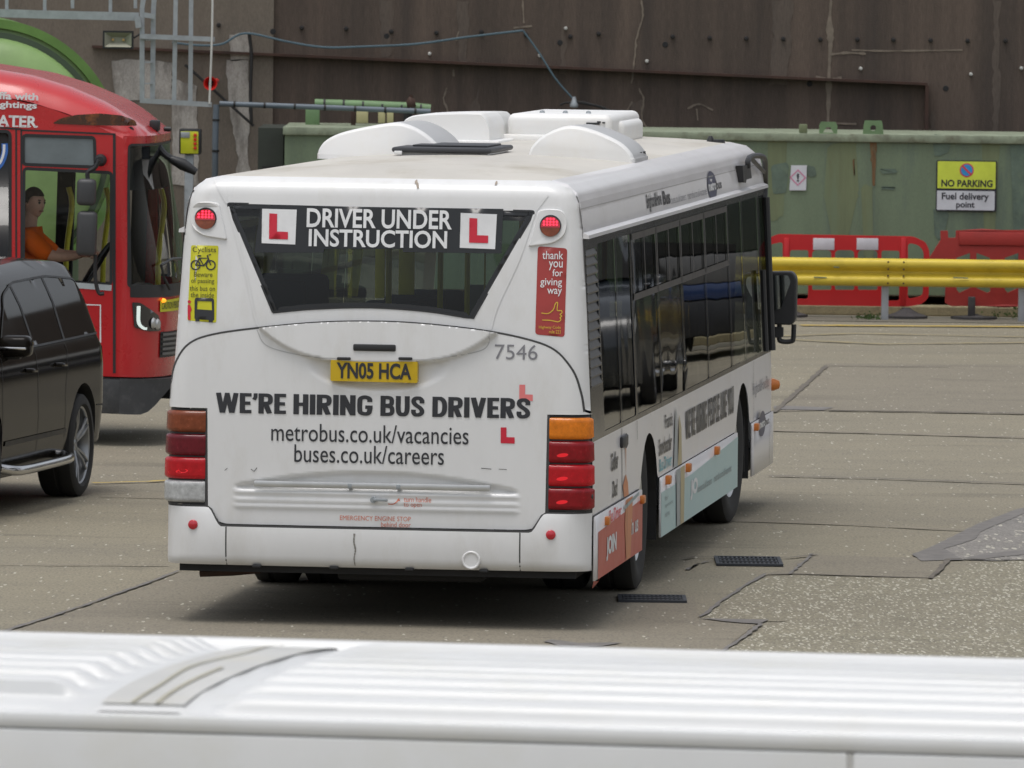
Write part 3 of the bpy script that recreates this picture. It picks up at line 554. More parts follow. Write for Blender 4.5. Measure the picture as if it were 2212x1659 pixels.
# ------------------------------------------------------------------ guard rail and barriers
YP = mat('yellow_rail_paint', (.66, .5, .05), .5, var=.06, dirt=(.36, .27, .03), dscale=4, damt=.5)
GPST = mat('grey_post', (.38, .4, .43), .6)
GY = 90.0
g = empty('crash_rail', (0, GY, 0)); tag(g, 'bright yellow corrugated steel crash rail on grey posts in front of the green tank', 'crash barrier')
zt_ = wl(1900, 558, GY)[1]; zb_ = wl(1900, 618, GY)[1]; H_ = zt_-zb_; xj = wl(1957, 600, GY)[0]
prof = cr([(-.02, 0), (-.07, .07), (-.085, .2), (-.07, .32), (-.01, .44), (-.005, .5), (-.01, .56), (-.07, .68), (-.085, .8), (-.07, .93), (-.02, 1)], 6)
def beam(x0, x1, dy):
    V = []; F = []; n = len(prof)
    for x in (x0, x1): V += [(x, p[0]+dy, zb_+p[1]*H_) for p in prof]+[(x, p[0]+dy+.006, zb_+p[1]*H_) for p in reversed(prof)]
    n2 = 2*n
    for i in range(n2): F.append((i, (i+1) % n2, n2+(i+1) % n2, n2+i))
    F.append(tuple(range(n2-1, -1, -1))); F.append(tuple(range(n2, 2*n2)))
    m = MB(); m.add(V, F, True); return m.build('beam', YP, g)
beam(wl(1500, 600, GY)[0], xj, -.008); beam(xj-.15, 12, 0)
m = MB()
for dx in (-.2, -.03):
    for q in (.12, .38, .62, .88): m.lathe([(0, -.095), (.01, -.093), (.012, -.08)], (xj+dx, 0, zb_+q*H_), (0, 1, 0), 8)
m.build('splice_bolts', RST, g)
for px in (1912, 2208, 1620): x = wl(px, 650, GY)[0]; m = MB(); m.rbox(x-.038, x+.038, .01, .1, 0, zb_+.2, .004); m.build('post', GPST, g)
for a, b in (((1800, 576), (1812, 577)), ((2058, 599), (2090, 600)), ((2215, 610), (2240, 610)), ((1757, 598), (1785, 599))):
    p = wl(*a, GY); q = wl(*b, GY); m = MB(); m.tube([(p[0], -.1, p[1]), (q[0], -.09, q[1])], .006, 6); m.build('scrape_mark', SCUF, g)
def Z4(x, y): return (1621.4+.30868*x, 256+.30868*y)
BY = 90.5
def bz(x, y): return wl(*Z4(x, y), BY)
RB = mat('red_barrier_plastic', (.52, .012, .016), .45, var=.08); RB2 = mat('faded_red_barrier_plastic', (.36, .03, .025), .6, var=.12, scale=5)
def barrier(outer, holes, mt, lab):
    t = empty('plastic_barrier', (0, BY, 0)); tag(t, lab, 'barrier', 'red plastic barriers behind the yellow rail')
    o = region('panel', outer, holes, lambda u, v: (u, 0, v), mt, t, step=.3, smooth=False); s = o.modifiers.new('s', 'SOLIDIFY'); s.thickness = .05; s.offset = 0
    bv = o.modifiers.new('b', 'BEVEL'); bv.width = .008; bv.segments = 2; bv.limit_method = 'ANGLE'
    return t
P = rnd([bz(60, 900), bz(105, 850), bz(190, 808), bz(1140, 825), bz(1225, 865), bz(1252, 930), bz(1245, 1255), bz(1195, 1300), bz(1095, 1316), bz(200, 1303), bz(80, 1270)], .04)
hl = [rnd([bz(a, 1200), bz(a, 935), bz(a+20, 920), bz(b-20, 920), bz(b, 935), bz(b, 1200)], .02) for a, b in ((430, 565), (590, 725), (750, 888))]
hl += [rnd([bz(275, 1262), bz(275, 920), bz(405, 920), bz(402, 1262)], .03), rnd([bz(915, 1275), bz(915, 922), bz(1042, 925), bz(1040, 1275)], .03), rnd([bz(1100, 1265), bz(1100, 868), bz(1175, 885), bz(1212, 930), bz(1205, 1240)], .05), rnd([bz(225, 1250), bz(225, 862), bz(140, 880), bz(110, 940), bz(115, 1210)], .04)]
t1 = barrier(P, hl, RB, 'bright red plastic barrier with two white reflective panels behind the yellow rail')
for a, b in ((436, 586), (741, 893)):
    m = MB(); q = bz(a, 918); p = bz(b, 830+8); m.rbox(q[0], p[0], -.034, -.0255, q[1], p[1], .003); m.build('white_reflective_panel', mat('reflective_white', (.62, .6, .65), .5), t1)
for x in (248, 1067):
    q = bz(x-22, 1310); p = bz(x+22, 835); m = MB(); m.rbox(q[0], p[0], -.04, -.026, q[1], p[1], .006); m.build('upright_rib', RB, t1)
P = [bz(1250, 975), bz(1330, 850), bz(1328, 785), bz(1380, 785), bz(1382, 835), bz(1435, 835), bz(1437, 783), bz(2300, 778), bz(2300, 835), bz(2360, 835), bz(2362, 785), bz(2410, 785), bz(2410, 850), bz(2480, 970), bz(2480, 1000), bz(2400, 1040), bz(2390, 1290), bz(2350, 1312), bz(1400, 1312), bz(1360, 1290), bz(1366, 1060), bz(1330, 1000), bz(1255, 1000)]
hl = []
for a in (1440, 1580, 1778, 1918, 2110, 2250):
    fl_ = a in (1440, 1778, 2110)
    hl.append([bz(a, 975 if fl_ else 940), bz(a+95, 940 if fl_ else 975), bz(a+97, 1185 if fl_ else 1210), bz(a+(20 if fl_ else 75), 1220), bz(a, 1195 if fl_ else 1185)])
t2 = barrier(rnd(P, .012, 3), hl, RB2, 'faded red plastic barrier with slanted openings at the right edge')
m = MB(); p = bz(1455, 885); q = bz(2290, 800); m.rbox(p[0], q[0], -.04, -.026, p[1], q[1], .01); m.build('upper_flange', RB2, t2)
def foot(px0, px1, py0, py1, par, tall=None):
    a = bz(px0, py1); b = bz(px1, py0); cx = (a[0]+b[0])/2; hw_ = (b[0]-a[0])/2; h = b[1]-max(a[1], 0); m = MB()
    V = []; 
    for k, (f, z) in enumerate(((1, 0), (1, .035), (.55, h*.55), (.22, h*.9), (.18, h))): V += [(cx+hw_*f*math.cos(R_(an)), .0+.26*f*math.sin(R_(an))-.0, z) for an in range(0, 360, 30)]
    F = [(i*12+k, i*12+(k+1) % 12, (i+1)*12+(k+1) % 12, (i+1)*12+k) for i in range(4) for k in range(12)]+[tuple(48+k for k in range(12))]
    m.add(V, F)
    if tall: p = bz(tall[0], tall[2]); q = bz(tall[1], tall[2]); m.rbox(p[0], q[0], -.1, -.04, .02, p[1], .01)
    m.build('rubber_foot', mat('dusty_rubber', (.055, .053, .055), .85, var=.35, scale=10) if 'dusty_rubber' not in bpy.data.materials else bpy.data.materials['dusty_rubber'], par)
foot(940, 1240, 1325, 1420, t1); foot(150, 400, 1330, 1400, t1); foot(1400, 1725, 1370, 1425, t2, (1520, 1570, 1245)); foot(2150, 2400, 1370, 1425, t2)
# weeds and litter by the kerb
WEED = mat('weed_leaf', (.07, .12, .03), .7, var=.3)
def weed(px, py, y, w2, h, lab):
    p = wl(px, py, y); V = []; F = []
    for k in range(140):
        x = random.gauss(0, w2*.5); yy = random.gauss(0, .08); z = abs(random.gauss(0, h*.5)); a = random.uniform(0, 6.28); s = random.uniform(.015, .035); i = len(V)
        V += [(x, yy, z), (x+s*math.cos(a), yy+s*math.sin(a), z+s*.5), (x+.3*s*math.cos(a+1.5), yy, z+s), ]; F.append((i, i+1, i+2))
    me = bpy.data.meshes.new('weed'); me.from_pydata(V, [], F); o = link('weeds', me, WEED); o.location = (p[0], y, 0); tag(o, lab, 'weeds', None, 'stuff')
weed(2200, 688, TY-.45, .35, .14, 'clump of green weeds growing by the plinth near the right edge')
weed(1880, 690, 90.1, .16, .05, 'small clump of weeds at the foot of the grey rail post')
m = MB(); p0 = gnd(1660, 705); p1 = gnd(2300, 700); m.box(2.2, 13, 89.6, 91.1, .002, .008); tag(m.build('kerb_strip', ground_mat('pale_kerb_ground', (.2, .185, .16), (.24, .225, .19), (.12, .11, .09), .4)), kind='structure')

# ------------------------------------------------------------------ the white bus
BLOC, BRZ = (-.7924, 47.58, 0), -R_(6.8416)
BM = emat(BLOC, BRZ)
bus = empty('city_bus', BLOC, BRZ); tag(bus, 'white single-decker bus seen from behind with DRIVER UNDER INSTRUCTION in its rear window', 'bus')
HW = [(.2, 1.245), (.9, 1.243), (1.24, 1.23), (1.75, 1.2), (2.27, 1.172), (2.45, 1.15), (2.53, 1.12), (2.58, 1.06), (2.601, .96)]
def hw(z):
    for (a, b), (c, d) in zip(HW, HW[1:]):
        if z <= c: return b+(d-b)*(max(z, a)-a)/(c-a)
    return HW[-1][1]
XO = .014                                           # the body's centre line lies this far right of its origin
def lean(z): 
    y = .05*max(0, z-1.2)**2
    if z > 2.5: y += .1-math.sqrt(max(1e-6, .01-min(.0999, z-2.5)**2))
    return y
def y0(x, z, r=.12):
    h = hw(z); a = min(abs(x), h*.99999); y = .03*(a/h)**2+lean(z)
    if a > h-r: t = (a-h+r)/r; y += r-math.sqrt(max(0, r*r-(t*r)**2))
    return y
def sstep(a, b, x): t = max(0, min(1, (x-a)/(b-a))); return t*t*(3-2*t)
def feat(x, z):                                     # pressed shapes of the engine cover, positive = forward (into the bus)
    f = 0
    ax = abs(x)
    # lens-shaped pocket behind the grab bar
    top = .905-.085*(ax/.8)**2; bot = .79
    if ax < .84: f += .03*sstep(bot-.008, bot+.012, z)*(1-sstep(top-.02, top, z))*(1-sstep(.78, .84, ax))
    # horizontal pressings
    if ax < .86:
        for zz in (.775, .728, .692): f += -.011*math.exp(-((z-zz)/.011)**2)*(1-sstep(.8, .85, ax))
    # bulge under the window and scoop round the number plate
    lo = 1.535+.2*(ax/.7)**3.2 if ax < .7 else 9
    if ax < .72 and z > 1.5: f -= .035*sstep(lo-.012, lo+.006, z)*(1-sstep(.68, .72, ax))
    e = (x/.42)**2+((z-1.53)/.16)**2
    if z < lo: f += .03*(1-sstep(.55, 1.05, e))
    return f
def RP(x, z, off=0):                                # a point on the rear skin, off = height above it
    e = .004; X = x
    fx = (y0(X+e, z)-y0(X-e, z))/(2*e); fz = (y0(X, min(2.6, z+e))-y0(X, z-e))/(2*e); fx = max(-8, min(8, fx)); n = Vector((fx, -1, fz)).normalized() if off else Vector((0, -1, 0))
    p = Vector((X, y0(X, z), z))+n*off; p.x += XO; return tuple(p)
def RC(x, z, off=0):                                # the same on the engine cover (with its pressings)
    p = RP(x, z, off+.012); return (p[0], p[1]+feat(x, z), p[2])
def Rr(px, py, val=.03): p = hit(px, py, BM, 1, val); return (p.x-XO, p.z)
def Rl(L, val=.03): return [Rr(*p, val) for p in L]
def edge(z0, z1, s, n=20): return [(s*(hw(z0+(z1-z0)*k/n)-.0001), z0+(z1-z0)*k/n) for k in range(n+1)]
# outlines
win = cr(Rl([(590, 675), (680, 667), (800, 664), (920, 672), (1022, 688)]), 6)
win = win+rnd([Rr(1022, 688), Rr(1153, 457), Rr(487, 440), Rr(590, 675)], [0, .02, .02, 0], 4)[1:-1]
covL = cr(Rl([(367, 862), (369, 830), (380, 785), (410, 742), (462, 722), (560, 708), (680, 697), (790, 694), (900, 698), (1040, 713), (1140, 733), (1200, 757), (1236, 800), (1252, 850), (1258, 890)]), 5)
covL = [(max(-hw(z)+.001, min(hw(z)-.001, x)), z) for x, z in covL]
zl1, zl0 = 1.243, .700                             # lamp cluster top and bottom
xli, ztr = 1.0, .675
# engine cover: down between the lamp clusters to the bumper, with round lower corners
low = rnd([(.99, zl1+.012), (.985, .63), (.9, .585), (-.9, .585), (-.985, .63), (-.995, zl1+.012)], [0, .05, .06, .06, .05, 0], 5)
covO = covL+[(hw(zl1)-.001, zl1+.012)]+low+[(-hw(zl1)+.001, zl1+.012)]
rear_lo = [(-hw(zl0)+.0001, zl0-.004), (hw(zl0)-.0001, zl0-.004)]
outer = edge(zl1+.006, 2.6, 1, 30)+[(.6, 2.6), (0, 2.6), (-.6, 2.6)]+list(reversed(edge(zl1+.006, 2.6, -1, 30)))
arcs = [(-hw(zl1)+.0002, zl1+.006)]+covL[:]+[(hw(zl1)-.0002, zl1+.006)]
topO = edge(covL[-1][1], 2.6, 1, 30)+[(.6, 2.6), (0, 2.6), (-.6, 2.6)]+list(reversed(edge(covL[0][1], 2.6, -1, 30)))+covL[1:-1]
region('rear_panel', topO, [win], lambda u, v: RP(u, v, .0), W_, bus, step=.022)
region('engine_cover', covO, [], lambda u, v: RC(u, v, 0), W_, bus, step=.0125)
for s in (-1, 1):                                   # strips of skin between cover, lamps and bumper
    pass
gap = MB()
V, F = ribbon(subdiv(covL, .03, False), .011, lambda u, v: RP(u, v, .013)); gap.add(V, F)
lo_ = rnd([(1.0, zl1), (.997, .63), (.91, .573), (-.91, .573), (-.997, .63), (-1.0, zl1)], [0, .05, .06, .06, .05, 0], 5)
V, F = ribbon(subdiv(lo_, .03, False), .016, lambda u, v: RP(u, v, .011)); gap.add(V, F)
gap.build('cover_gap', GAP, bus)
# crease lines of the window surround
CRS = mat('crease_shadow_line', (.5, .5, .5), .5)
cl = cr(Rl([(556, 712), (572, 742), (610, 758), (680, 771), (765, 778), (850, 779), (950, 773), (1030, 760), (1055, 745), (1060, 716)]), 5)
m = MB(); m.add(*ribbon(cl, .006, lambda u, v: RC(u, v, .002))); m.build('bulge_crease', CRS, bus)
for L in ([(487, 440), (455, 388)], [(488, 442), (530, 590), (556, 700), (585, 715)], [(1153, 458), (1120, 560), (1075, 660), (1060, 712)], [(1155, 455), (1180, 422)]):
    V, F = ribbon(subdiv(cr(Rl(L), 5), .03, False), .012, lambda u, v: RP(u, v, .004)); mm = MB(); mm.add(V, F); mm.build('surround_edge', W_, bus)
# window
region('rear_window', win, [], lambda u, v: (RP(u, v)[0], RP(u, v)[1]+.006, v), GLR, bus, step=.1)
cxw, czw = .0, 2.1
def inset(P, d):
    o = []; n = len(P)
    A = sum(P[i][0]*P[(i+1) % n][1]-P[(i+1) % n][0]*P[i][1] for i in range(n)); sg_ = 1 if A > 0 else -1
    for i in range(n):
        a = Vector(P[i-1]); b = Vector(P[i]); c = Vector(P[(i+1) % n]); t = (c-a).normalized(); o.append((b.x-t.y*d*sg_, b.y+t.x*d*sg_))
    return o
region('window_border', win, [inset(win, .028)], lambda u, v: (RP(u, v)[0], RP(u, v)[1]+.002, v), BLV, bus, step=.05)
V, F = ribbon(win+[win[0]], .012, lambda u, v: RP(u, v, .004)); m = MB(); m.add(V, F); m.build('window_seal', BLK, bus)
bn = region('instruction_banner', Rl([(548, 546), (560, 452), (556, 444), (1085, 452), (1082, 548), (870, 545), (868, 538), (700, 538), (698, 546)]), [], lambda u, v: RP(u, v, .003), BLV, bus, step=.08)
tag(bn, 'black rear-window banner with white lettering between two learner plates')
lt = lambda u, v: RP(u, v, .0105)
def bx(x0, y1, x1, y0_): a = Rr(x0, y1, .09); b = Rr(x1, y0_, .09); return (a[0], a[1], b[0], b[1])
text('lettering', [('DRIVER UNDER', bx(664, 491, 978, 455)), ('INSTRUCTION', bx(669, 532, 968, 499))], lt, WHV, bn, .022)
for i, P in enumerate(([(567, 525), (640, 528), (642, 453), (567, 451)], [(995, 535), (1071, 538), (1074, 463), (996, 460)])):
    lp = region('learner_plate', Rl(P, .09), [], lambda u, v: RP(u, v, .006), WHV, bn, step=.06)
    x0, y1, w2, h2 = ((583, 516, 41, 54), (1015, 524, 41, 52))[i]; t_ = 17
    q = Rl([(x0, y1), (x0+w2, y1+1), (x0+w2, y1-t_+2), (x0+t_, y1-t_+1), (x0+t_, y1-h2), (x0, y1-h2-1)], .09); region('red_letter', q, [], lambda u, v: RP(u, v, .009), REDV, lp, step=.05)
# round lamps on raised mounts
for s, (px, py) in ((-1, (447, 472)), (1, (1190, 488))):
    c = Rr(px, py, .1); cx = c[0]; cz = c[1]
    hs_ = empty('round_rear_lamp'); hs_.parent = bus
    P = rnd([(cx-s*.13, cz-.125), (cx+s*.02, cz-.105), (cx+s*.085, cz-.06), (cx+s*.098, cz+.03), (cx+s*.07, cz+.095), (cx-s*.02, cz+.1), (cx-s*.075, cz+.09)], [.015, .06, .05, .05, .05, .04, .02], 5)
    m = MB(); m.prism(P, lambda u, v: RP(u, v, -.004), lambda u, v: RP(cx+(u-cx)*.95, cz+(v-cz)*.95, .016), False); m.build('lamp_mount', W_, hs_, bevel=.004)
    m = MB(); m.prism(circ(cx, cz, .062, 32), lambda u, v: RP(u, v, .0165), lambda u, v: RP(u, v, .02)); m.build('bezel', BLK, hs_)
    for a0, mt, nm in ((0, LEDR, 'red_lens'), (180, L_AMD, 'amber_lens')):
        P = circ(cx, cz-.001*(1 if a0 else -1)-.006, .056, 18, a0=a0+(-6 if a0 == 0 else 6), a1=a0+(186 if a0 == 0 else 174)); m = MB(); m.prism(P, lambda u, v: RP(u, v, .021), lambda u, v: RP(u, v, .026)); m.build(nm, REFR if a0 == 0 else mt, hs_)
    m = MB()
    for j, k in ((0, 5), (1, 5), (2, 3)):
        for i in range(k):
            x = cx+(i-(k-1)/2)*.0185; z = cz+.006+j*.016; m.add([RP(x+.0068*math.cos(R_(a)), z+.0068*math.sin(R_(a)), .0275) for a in range(0, 360, 45)], [tuple(range(8))])
    m.build('led_dots', LEDR, hs_)
# tail light clusters
GLW = mat('lens_hot_spot', (.7, .01, .02), .3, emis=.22, ecol=(1, .02, .03))  # painted highlight: small emissive ellipses laid on the tail lenses as hot spots
for s in (-1, 1):
    cl_ = empty('tail_light_cluster'); cl_.parent = bus
    xa, xb = .997, 1.2345
    zz = [zl1-(zl1-zl0)*k/4 for k in range(5)]
    P = [(s*xa, zl1+.006), (s*(hw(zl1)-.002), zl1+.006), (s*(hw(zl0)-.002), zl0-.006), (s*xa, zl0-.006)]
    region('housing', P, [], lambda u, v: RP(u, v, .0), BLK, cl_, step=.03)
    mts = (L_AMB, L_RED, L_RDL, L_RED) if s > 0 else (L_AMD, L_RDD, L_RDL, L_WHT)
    for k in range(4):
        z1 = zz[k]-.005; z0_ = zz[k+1]+.005
        P = rnd([(s*(xa+.006), z0_), (s*(hw(z0_)-.004), z0_), (s*(hw(z1)-.004), z1), (s*(xa+.006), z1)], .014, 4)
        def fl2(u, v, a=z0_, b=z1):
            t = (v-a)/(b-a); q = (abs(u)-xa)/(xb-xa); d = .018*max(0, min(1, min(t, 1-t)*9))**.5*min(1, max(0, q+.02)*12)**.5; return RP(u, v, .004+d)
        o = region(('amber_lens', 'red_lens', 'red_lens', 'red_lens' if s > 0 else 'reverse_lens')[k], P, [], fl2, mts[k], cl_, step=.011)
        if k == 2: tag(o, 'lit red brake lens')
        if (s > 0 and k > 0) or k == 2:
            x_ = s*(xa+.085) if s > 0 else s*(xa+.14); z_ = z0_+.045; m = MB()
            for sc_3, oo in ((.8, .0226),): m.add([RP(x_+sc_3*.042*math.cos(a), z_+sc_3*.014*math.sin(a)+.004*math.cos(a), oo) for a in [2*math.pi*i/20 for i in range(20)]], [tuple(range(20))])
            m.build('lens_hot_spot', GLW, o)
    m = MB(); m.add(*ribbon([(s*xa, zl1+.01), (s*xa, zl0-.012)], .012, lambda u, v: RP(u, v, .012))); m.build('inner_seal', GAP, cl_)
# bumper: z .345-.685, three pieces with seams
def BPf(x, z, off=0):
    b = .03*math.sin(math.pi*min(1, max(0, (z-.34)/.34)))**.6; h = hw(z); y = y0(x, z, .16)-.018-b*(1-sstep(.9, 1.24, abs(x)))
    if z < .39: y += .03*(1-(z-.345)/.045)**2
    return (x+XO, y-off, z)
bt = lambda x: .575 if abs(x) < .9 else .575+.11*sstep(.9, .99, abs(x))
seamx = [-1.243, -.873, .0, .845, 1.243]
for a, b in ((-1.2429, -.874), (-.872, .844), (.846, 1.2429)):
    n = 24; top = [(a+(b-a)*k/n, bt(a+(b-a)*k/n)-.004) for k in range(n+1)]
    region('bumper_section', [(b, .345), (a, .345)][::-1]+list(reversed(top)), [], BPf, W_, bus, step=.018)
m = MB()
for x in (-.873, .845): m.add(*ribbon(subdiv([(x, .347), (x, .57)], .03, False), .008, lambda u, v: BPf(u, v, .001)))
top = [(-1.243+2.486*k/90, bt(-1.243+2.486*k/90)+.001) for k in range(91)]; m.add(*ribbon(top, .013, lambda u, v: (BPf(u, v)[0], BPf(u, v)[1]+.006, v))); m.build('bumper_gap', GAP, bus)
# crack with soot in the bumper's middle
SOOT = mat('soot', (.25, .24, .22), .7, var=.3, scale=20, dirt=(.7, .7, .7), dscale=25, damt=.9)
Q = cr([Rr(*p, -.02) for p in [(767, 1152), (766, 1170), (769, 1187), (766, 1205), (767, 1222)]], 6); m = MB(); m.add(*ribbon(Q, [.01-.006*i/len(Q) for i in range(len(Q))], lambda u, v: BPf(u, v, .003), jit=.4)); m.build('cracked_seam', mat('sooty_crack', (.24, .23, .21), .8), bus)
for px, py in ((417, 1133), (1190, 1155)): c = Rr(px, py, -.01); m = MB(); q = BPf(*c, .0); m.lathe([(0, -.014), (.022, -.013), (.028, -.008), (.03, .01)], q, (-.15 if px > 800 else .15, 1, 0), 24); m.build('round_reflector', REFR, bus)
c = Rr(1018, 1210, -.03); q = BPf(*c); m = MB(); m.lathe([(.036, -.001), (.04, -.009), (.048, -.012), (.054, -.008), (.056, .003)], q, (0, 1, 0), 32); m.lathe([(0, -.004), (.037, -.004)], q, (0, 1, 0), 32); m.build('towing_cap', W_, bus)
for px in (555, 722, 885, 1045): a = Rr(px, 1222, 0); m = MB(); m.rbox(a[0]+XO-.025, a[0]+XO+.025, -.02, .02, .335, .352, .004); m.build('bumper_clip', BLK, bus)
for px in (897, 1060, 1102): a = Rr(px, 1146, 0); m = MB(); m.rbox(a[0]+XO-.02, a[0]+XO+.015, -.012, .02, .568, .585, .003); m.build('cover_hinge', BLK, bus)
# number plate, slot handle, plate lights
fc = lambda d: (lambda u, v: (RC(u, v, 0)[0], -.036-d, v))
a = Rr(716, 822, 0); b = Rr(904, 780, 0)
m = MB(); m.prism(rnd([(a[0], a[1]), (b[0], a[1]-.003), (b[0], b[1]-.002), (a[0], b[1])], .008), fc(-.05), fc(.006)); npl = m.build('number_plate', PLY, bus); tag(npl, 'yellow rear number plate')
text('lettering', [('YN05 HCA', (a[0]+.035, a[1]+.015, b[0]-.035, b[1]-.013))], fc(.009), INK, npl, .03)
for px in (745, 878): c = Rr(px, 776, 0); m = MB(); m.rbox(c[0]+XO-.04, c[0]+XO+.04, -.056, .0, c[1]-.002, c[1]+.014, .005); m.build('plate_lamp', BLK, bus)
a = Rr(765, 757, 0); b = Rr(857, 744, 0); m = MB(); q = RC((a[0]+b[0])/2, (a[1]+b[1])/2)[1]; m.rbox(a[0]+XO, b[0]+XO, q-.012, q+.02, a[1], b[1], .008); m.build('grip_slot', BLK, bus)
# writing
tf = lambda u, v: RC(u, v, .0035)
def bc(x0, y1, x1, y0_): a = Rr(x0, y1, .01); b = Rr(x1, y0_, .01); return (a[0], a[1], b[0], b[1])
def slant(box, dz):                 # keep the writing level with the bus
    return box
text('fleet_number', [('7546', bc(1069, 776, 1161, 745.5))], tf, INKG, bus, -.002)
zb1 = Rr(800, 897.5, .01)[1]; zt1 = Rr(800, 854, .01)[1]; xa_ = Rr(467, 850, .01)[0]; xb_ = Rr(1146, 900, .01)[0]; Wd = xb_-xa_
WRD = [("WE'RE", 467, 619), ('HIRING', 635, 806), ('BUS', 823, 918), ('DRIVERS', 935, 1146)]
heavy('slogan', [(s, (Rr(x0, 880, .01)[0], zb1, Rr(x1, 880, .01)[0], zt1)) for s, x0, x1 in WRD], lambda u, v, o=0: RC(u, v, .0035+o), INK, bus, .05)
zz_ = lambda py, px=800: Rr(px, py, .01)[1]
text('web_address', [('metrobus.co.uk/vacancies', (Rr(587, 940, .01)[0], zz_(956), Rr(1013, 940, .01)[0], zz_(917)))], tf, INK, bus, .002)
text('web_address', [('buses.co.uk/careers', (Rr(637, 980, .01)[0], zz_(1001), Rr(960, 980, .01)[0], zz_(962)))], tf, INK, bus, .002)
def Lshape(name, x0, y1, w2, h2, t_, mt, off): q = Rl([(x0, y1), (x0+w2, y1+1), (x0+w2, y1-t_), (x0+t_, y1-t_-.5), (x0+t_, y1-h2), (x0, y1-h2)], .01); return region(name, q, [], lambda u, v: RC(u, v, off), mt, bus, step=.05)
Lshape('red_letter', 1082, 957, 30, 34, 12.5, REDV, .003); Lshape('red_letter', 1122, 865, 29, 34, 12.5, PNKV, .0025)
text('small_lettering', [('turn handle', (Rr(873, 1083, .0)[0], zz_(1084, 900), Rr(932, 1083, 0)[0], zz_(1073, 900))), ('to open', (Rr(873, 1090, 0)[0], zz_(1097, 890), Rr(912, 1090, 0)[0], zz_(1086, 890)))], tf, ORT, bus, 0)
text('small_lettering', [('EMERGENCY ENGINE STOP', (Rr(735, 1125, 0)[0], zz_(1124, 800), Rr(888, 1125, 0)[0], zz_(1114, 800))), ('behind door', (Rr(824, 1125, 0)[0], zz_(1138, 850), Rr(888, 1125, 0)[0], zz_(1127, 850)))], tf, ORT, bus, 0)
m = MB(); m.add(*ribbon(cr(Rl([(840, 1088), (852, 1088), (862, 1080)], .01), 4), .006, tf)); m.add([tf(*Rr(*p, .01)) for p in ((858, 1080), (866, 1082), (863, 1075))], [(0, 1, 2)]); m.build('arrow_mark', ORT, bus)
a = Rr(550, 1047, 0); b = Rr(1060, 1062, 0); zc = (Rr(800, 1049, 0)[1])
m = MB(); m.rbox(a[0]+XO, b[0]+XO, -.004-.03, .02-.03, zc-.018, zc+.018, .007); m.build('grab_bar', ALU, bus)
m = MB()
for px in (757, 862): c = Rr(px, 1049, 0); m.rbox(c[0]+XO-.012, c[0]+XO+.012, -.037, .05, zc-.016, zc+.012, .003)
m.build('bar_bracket', GALV, bus)
c = Rr(808, 1079, 0); y_ = RC(*c)[1]; m = MB(); m.lathe([(0, -.03), (.017, -.03), (.019, -.02), (.019, .01)], (c[0]+XO, y_, c[1]), (0, 1, 0), 20); m.rbox(c[0]+XO, c[0]+XO+.085, y_-.036, y_-.022, c[1]-.008, c[1]+.009, .004); m.build('turn_handle', GALV, bus)
m = MB()
for P, wd in (([(543, 1013), (550, 1018), (556, 1010)], .004), ([(486, 1016), (492, 1011)], .003), ([(1040, 1011), (1062, 1013)], .004), ([(1078, 1013), (1095, 1014)], .003)): m.add(*ribbon(Rl(P, .01), wd, tf))
m.build('scratch_marks', GAP, bus)
m = MB()
for (px, py) in ((905, 398), (902, 393), (907, 403), (1074, 396)): c = Rr(px, py, .2); m.add([RP(c[0]+.008*math.cos(R_(a))*random.uniform(.5, 1.2), c[1]+.012*math.sin(R_(a)), .004) for a in range(0, 360, 45)], [tuple(range(8))])
m.build('bird_dropping', mat('dropping', (.35, .3, .25), .8), bus)
# stickers
def sticker(P, mt, nm, lab, r=.012): return tag(region(nm, rnd(Rl(P, .05), r), [], lambda u, v: RP(u, v, .002), mt, bus, step=.05), lab)
cs = sticker([(405, 692), (468, 697), (471, 531), (411, 530)], YLV, 'warning_sticker', 'yellow sticker warning cyclists')
OL = mat('olive_lettering', (.1, .1, .02), .5)
s2 = lambda u, v: RP(u, v, .005)
bq = lambda x0, y1, x1, y0_: (Rr(x0, y1, .05)[0], Rr(x0, y1, .05)[1], Rr(x1, y0_, .05)[0], Rr(x1, y0_, .05)[1])
text('lettering', [('Cyclists', bq(415, 548, 466, 534)), ('Beware', bq(419, 598, 459, 588)), ('of passing', bq(413, 614, 463, 602)), ('this bus on', bq(410, 628, 465, 618)), ('the inside', bq(412, 642, 463, 632))], s2, OL, cs, .004)
m = MB()
def rg(cx, cy, r, wd): c = Rr(cx, cy, .05); P = circ(c[0], c[1], r, 18); m.add(*ribbon(P+[P[0]], wd, s2))
rg(422, 573, .026, .008); rg(455, 573, .026, .008)
for P in ([(422, 573), (430, 558), (450, 558), (440, 574), (430, 558)], [(440, 574), (422, 573)], [(455, 573), (447, 552), (455, 550)], [(426, 553), (434, 553)], [(440, 574), (449, 562)]): m.add(*ribbon(Rl(P, .05), .008, s2))
m.build('bicycle_symbol', INK, cs)
region('bus_symbol', rnd(Rl([(421, 689), (464, 692), (463, 647), (460, 644), (424, 643), (421, 646)], .05), .008), [Rl([(426, 668), (459, 670), (458, 651), (427, 650)], .05)], s2, INK, cs, step=.05)
m = MB()
for a, b in (((423, 694), (432, 689)), ((452, 696), (461, 690))): q = Rl([a, (b[0], a[1]), b, (a[0], b[1])], .05); m.add([s2(*p) for p in q], [(0, 1, 2, 3)])
m.build('wheel_symbol', INK, cs)
m = MB(); P = Rl([(406, 660), (409, 657), (412, 660), (415, 668), (412, 676), (413, 690), (410, 692), (407, 690), (406, 675)], .05); m.add([s2(*p) for p in P], [tuple(range(len(P)))]); c = Rr(409.5, 652, .05); m.add([s2(*p) for p in circ(c[0], c[1], .01, 12)], [tuple(range(12))]); m.build('walking_symbol', REDV, cs)
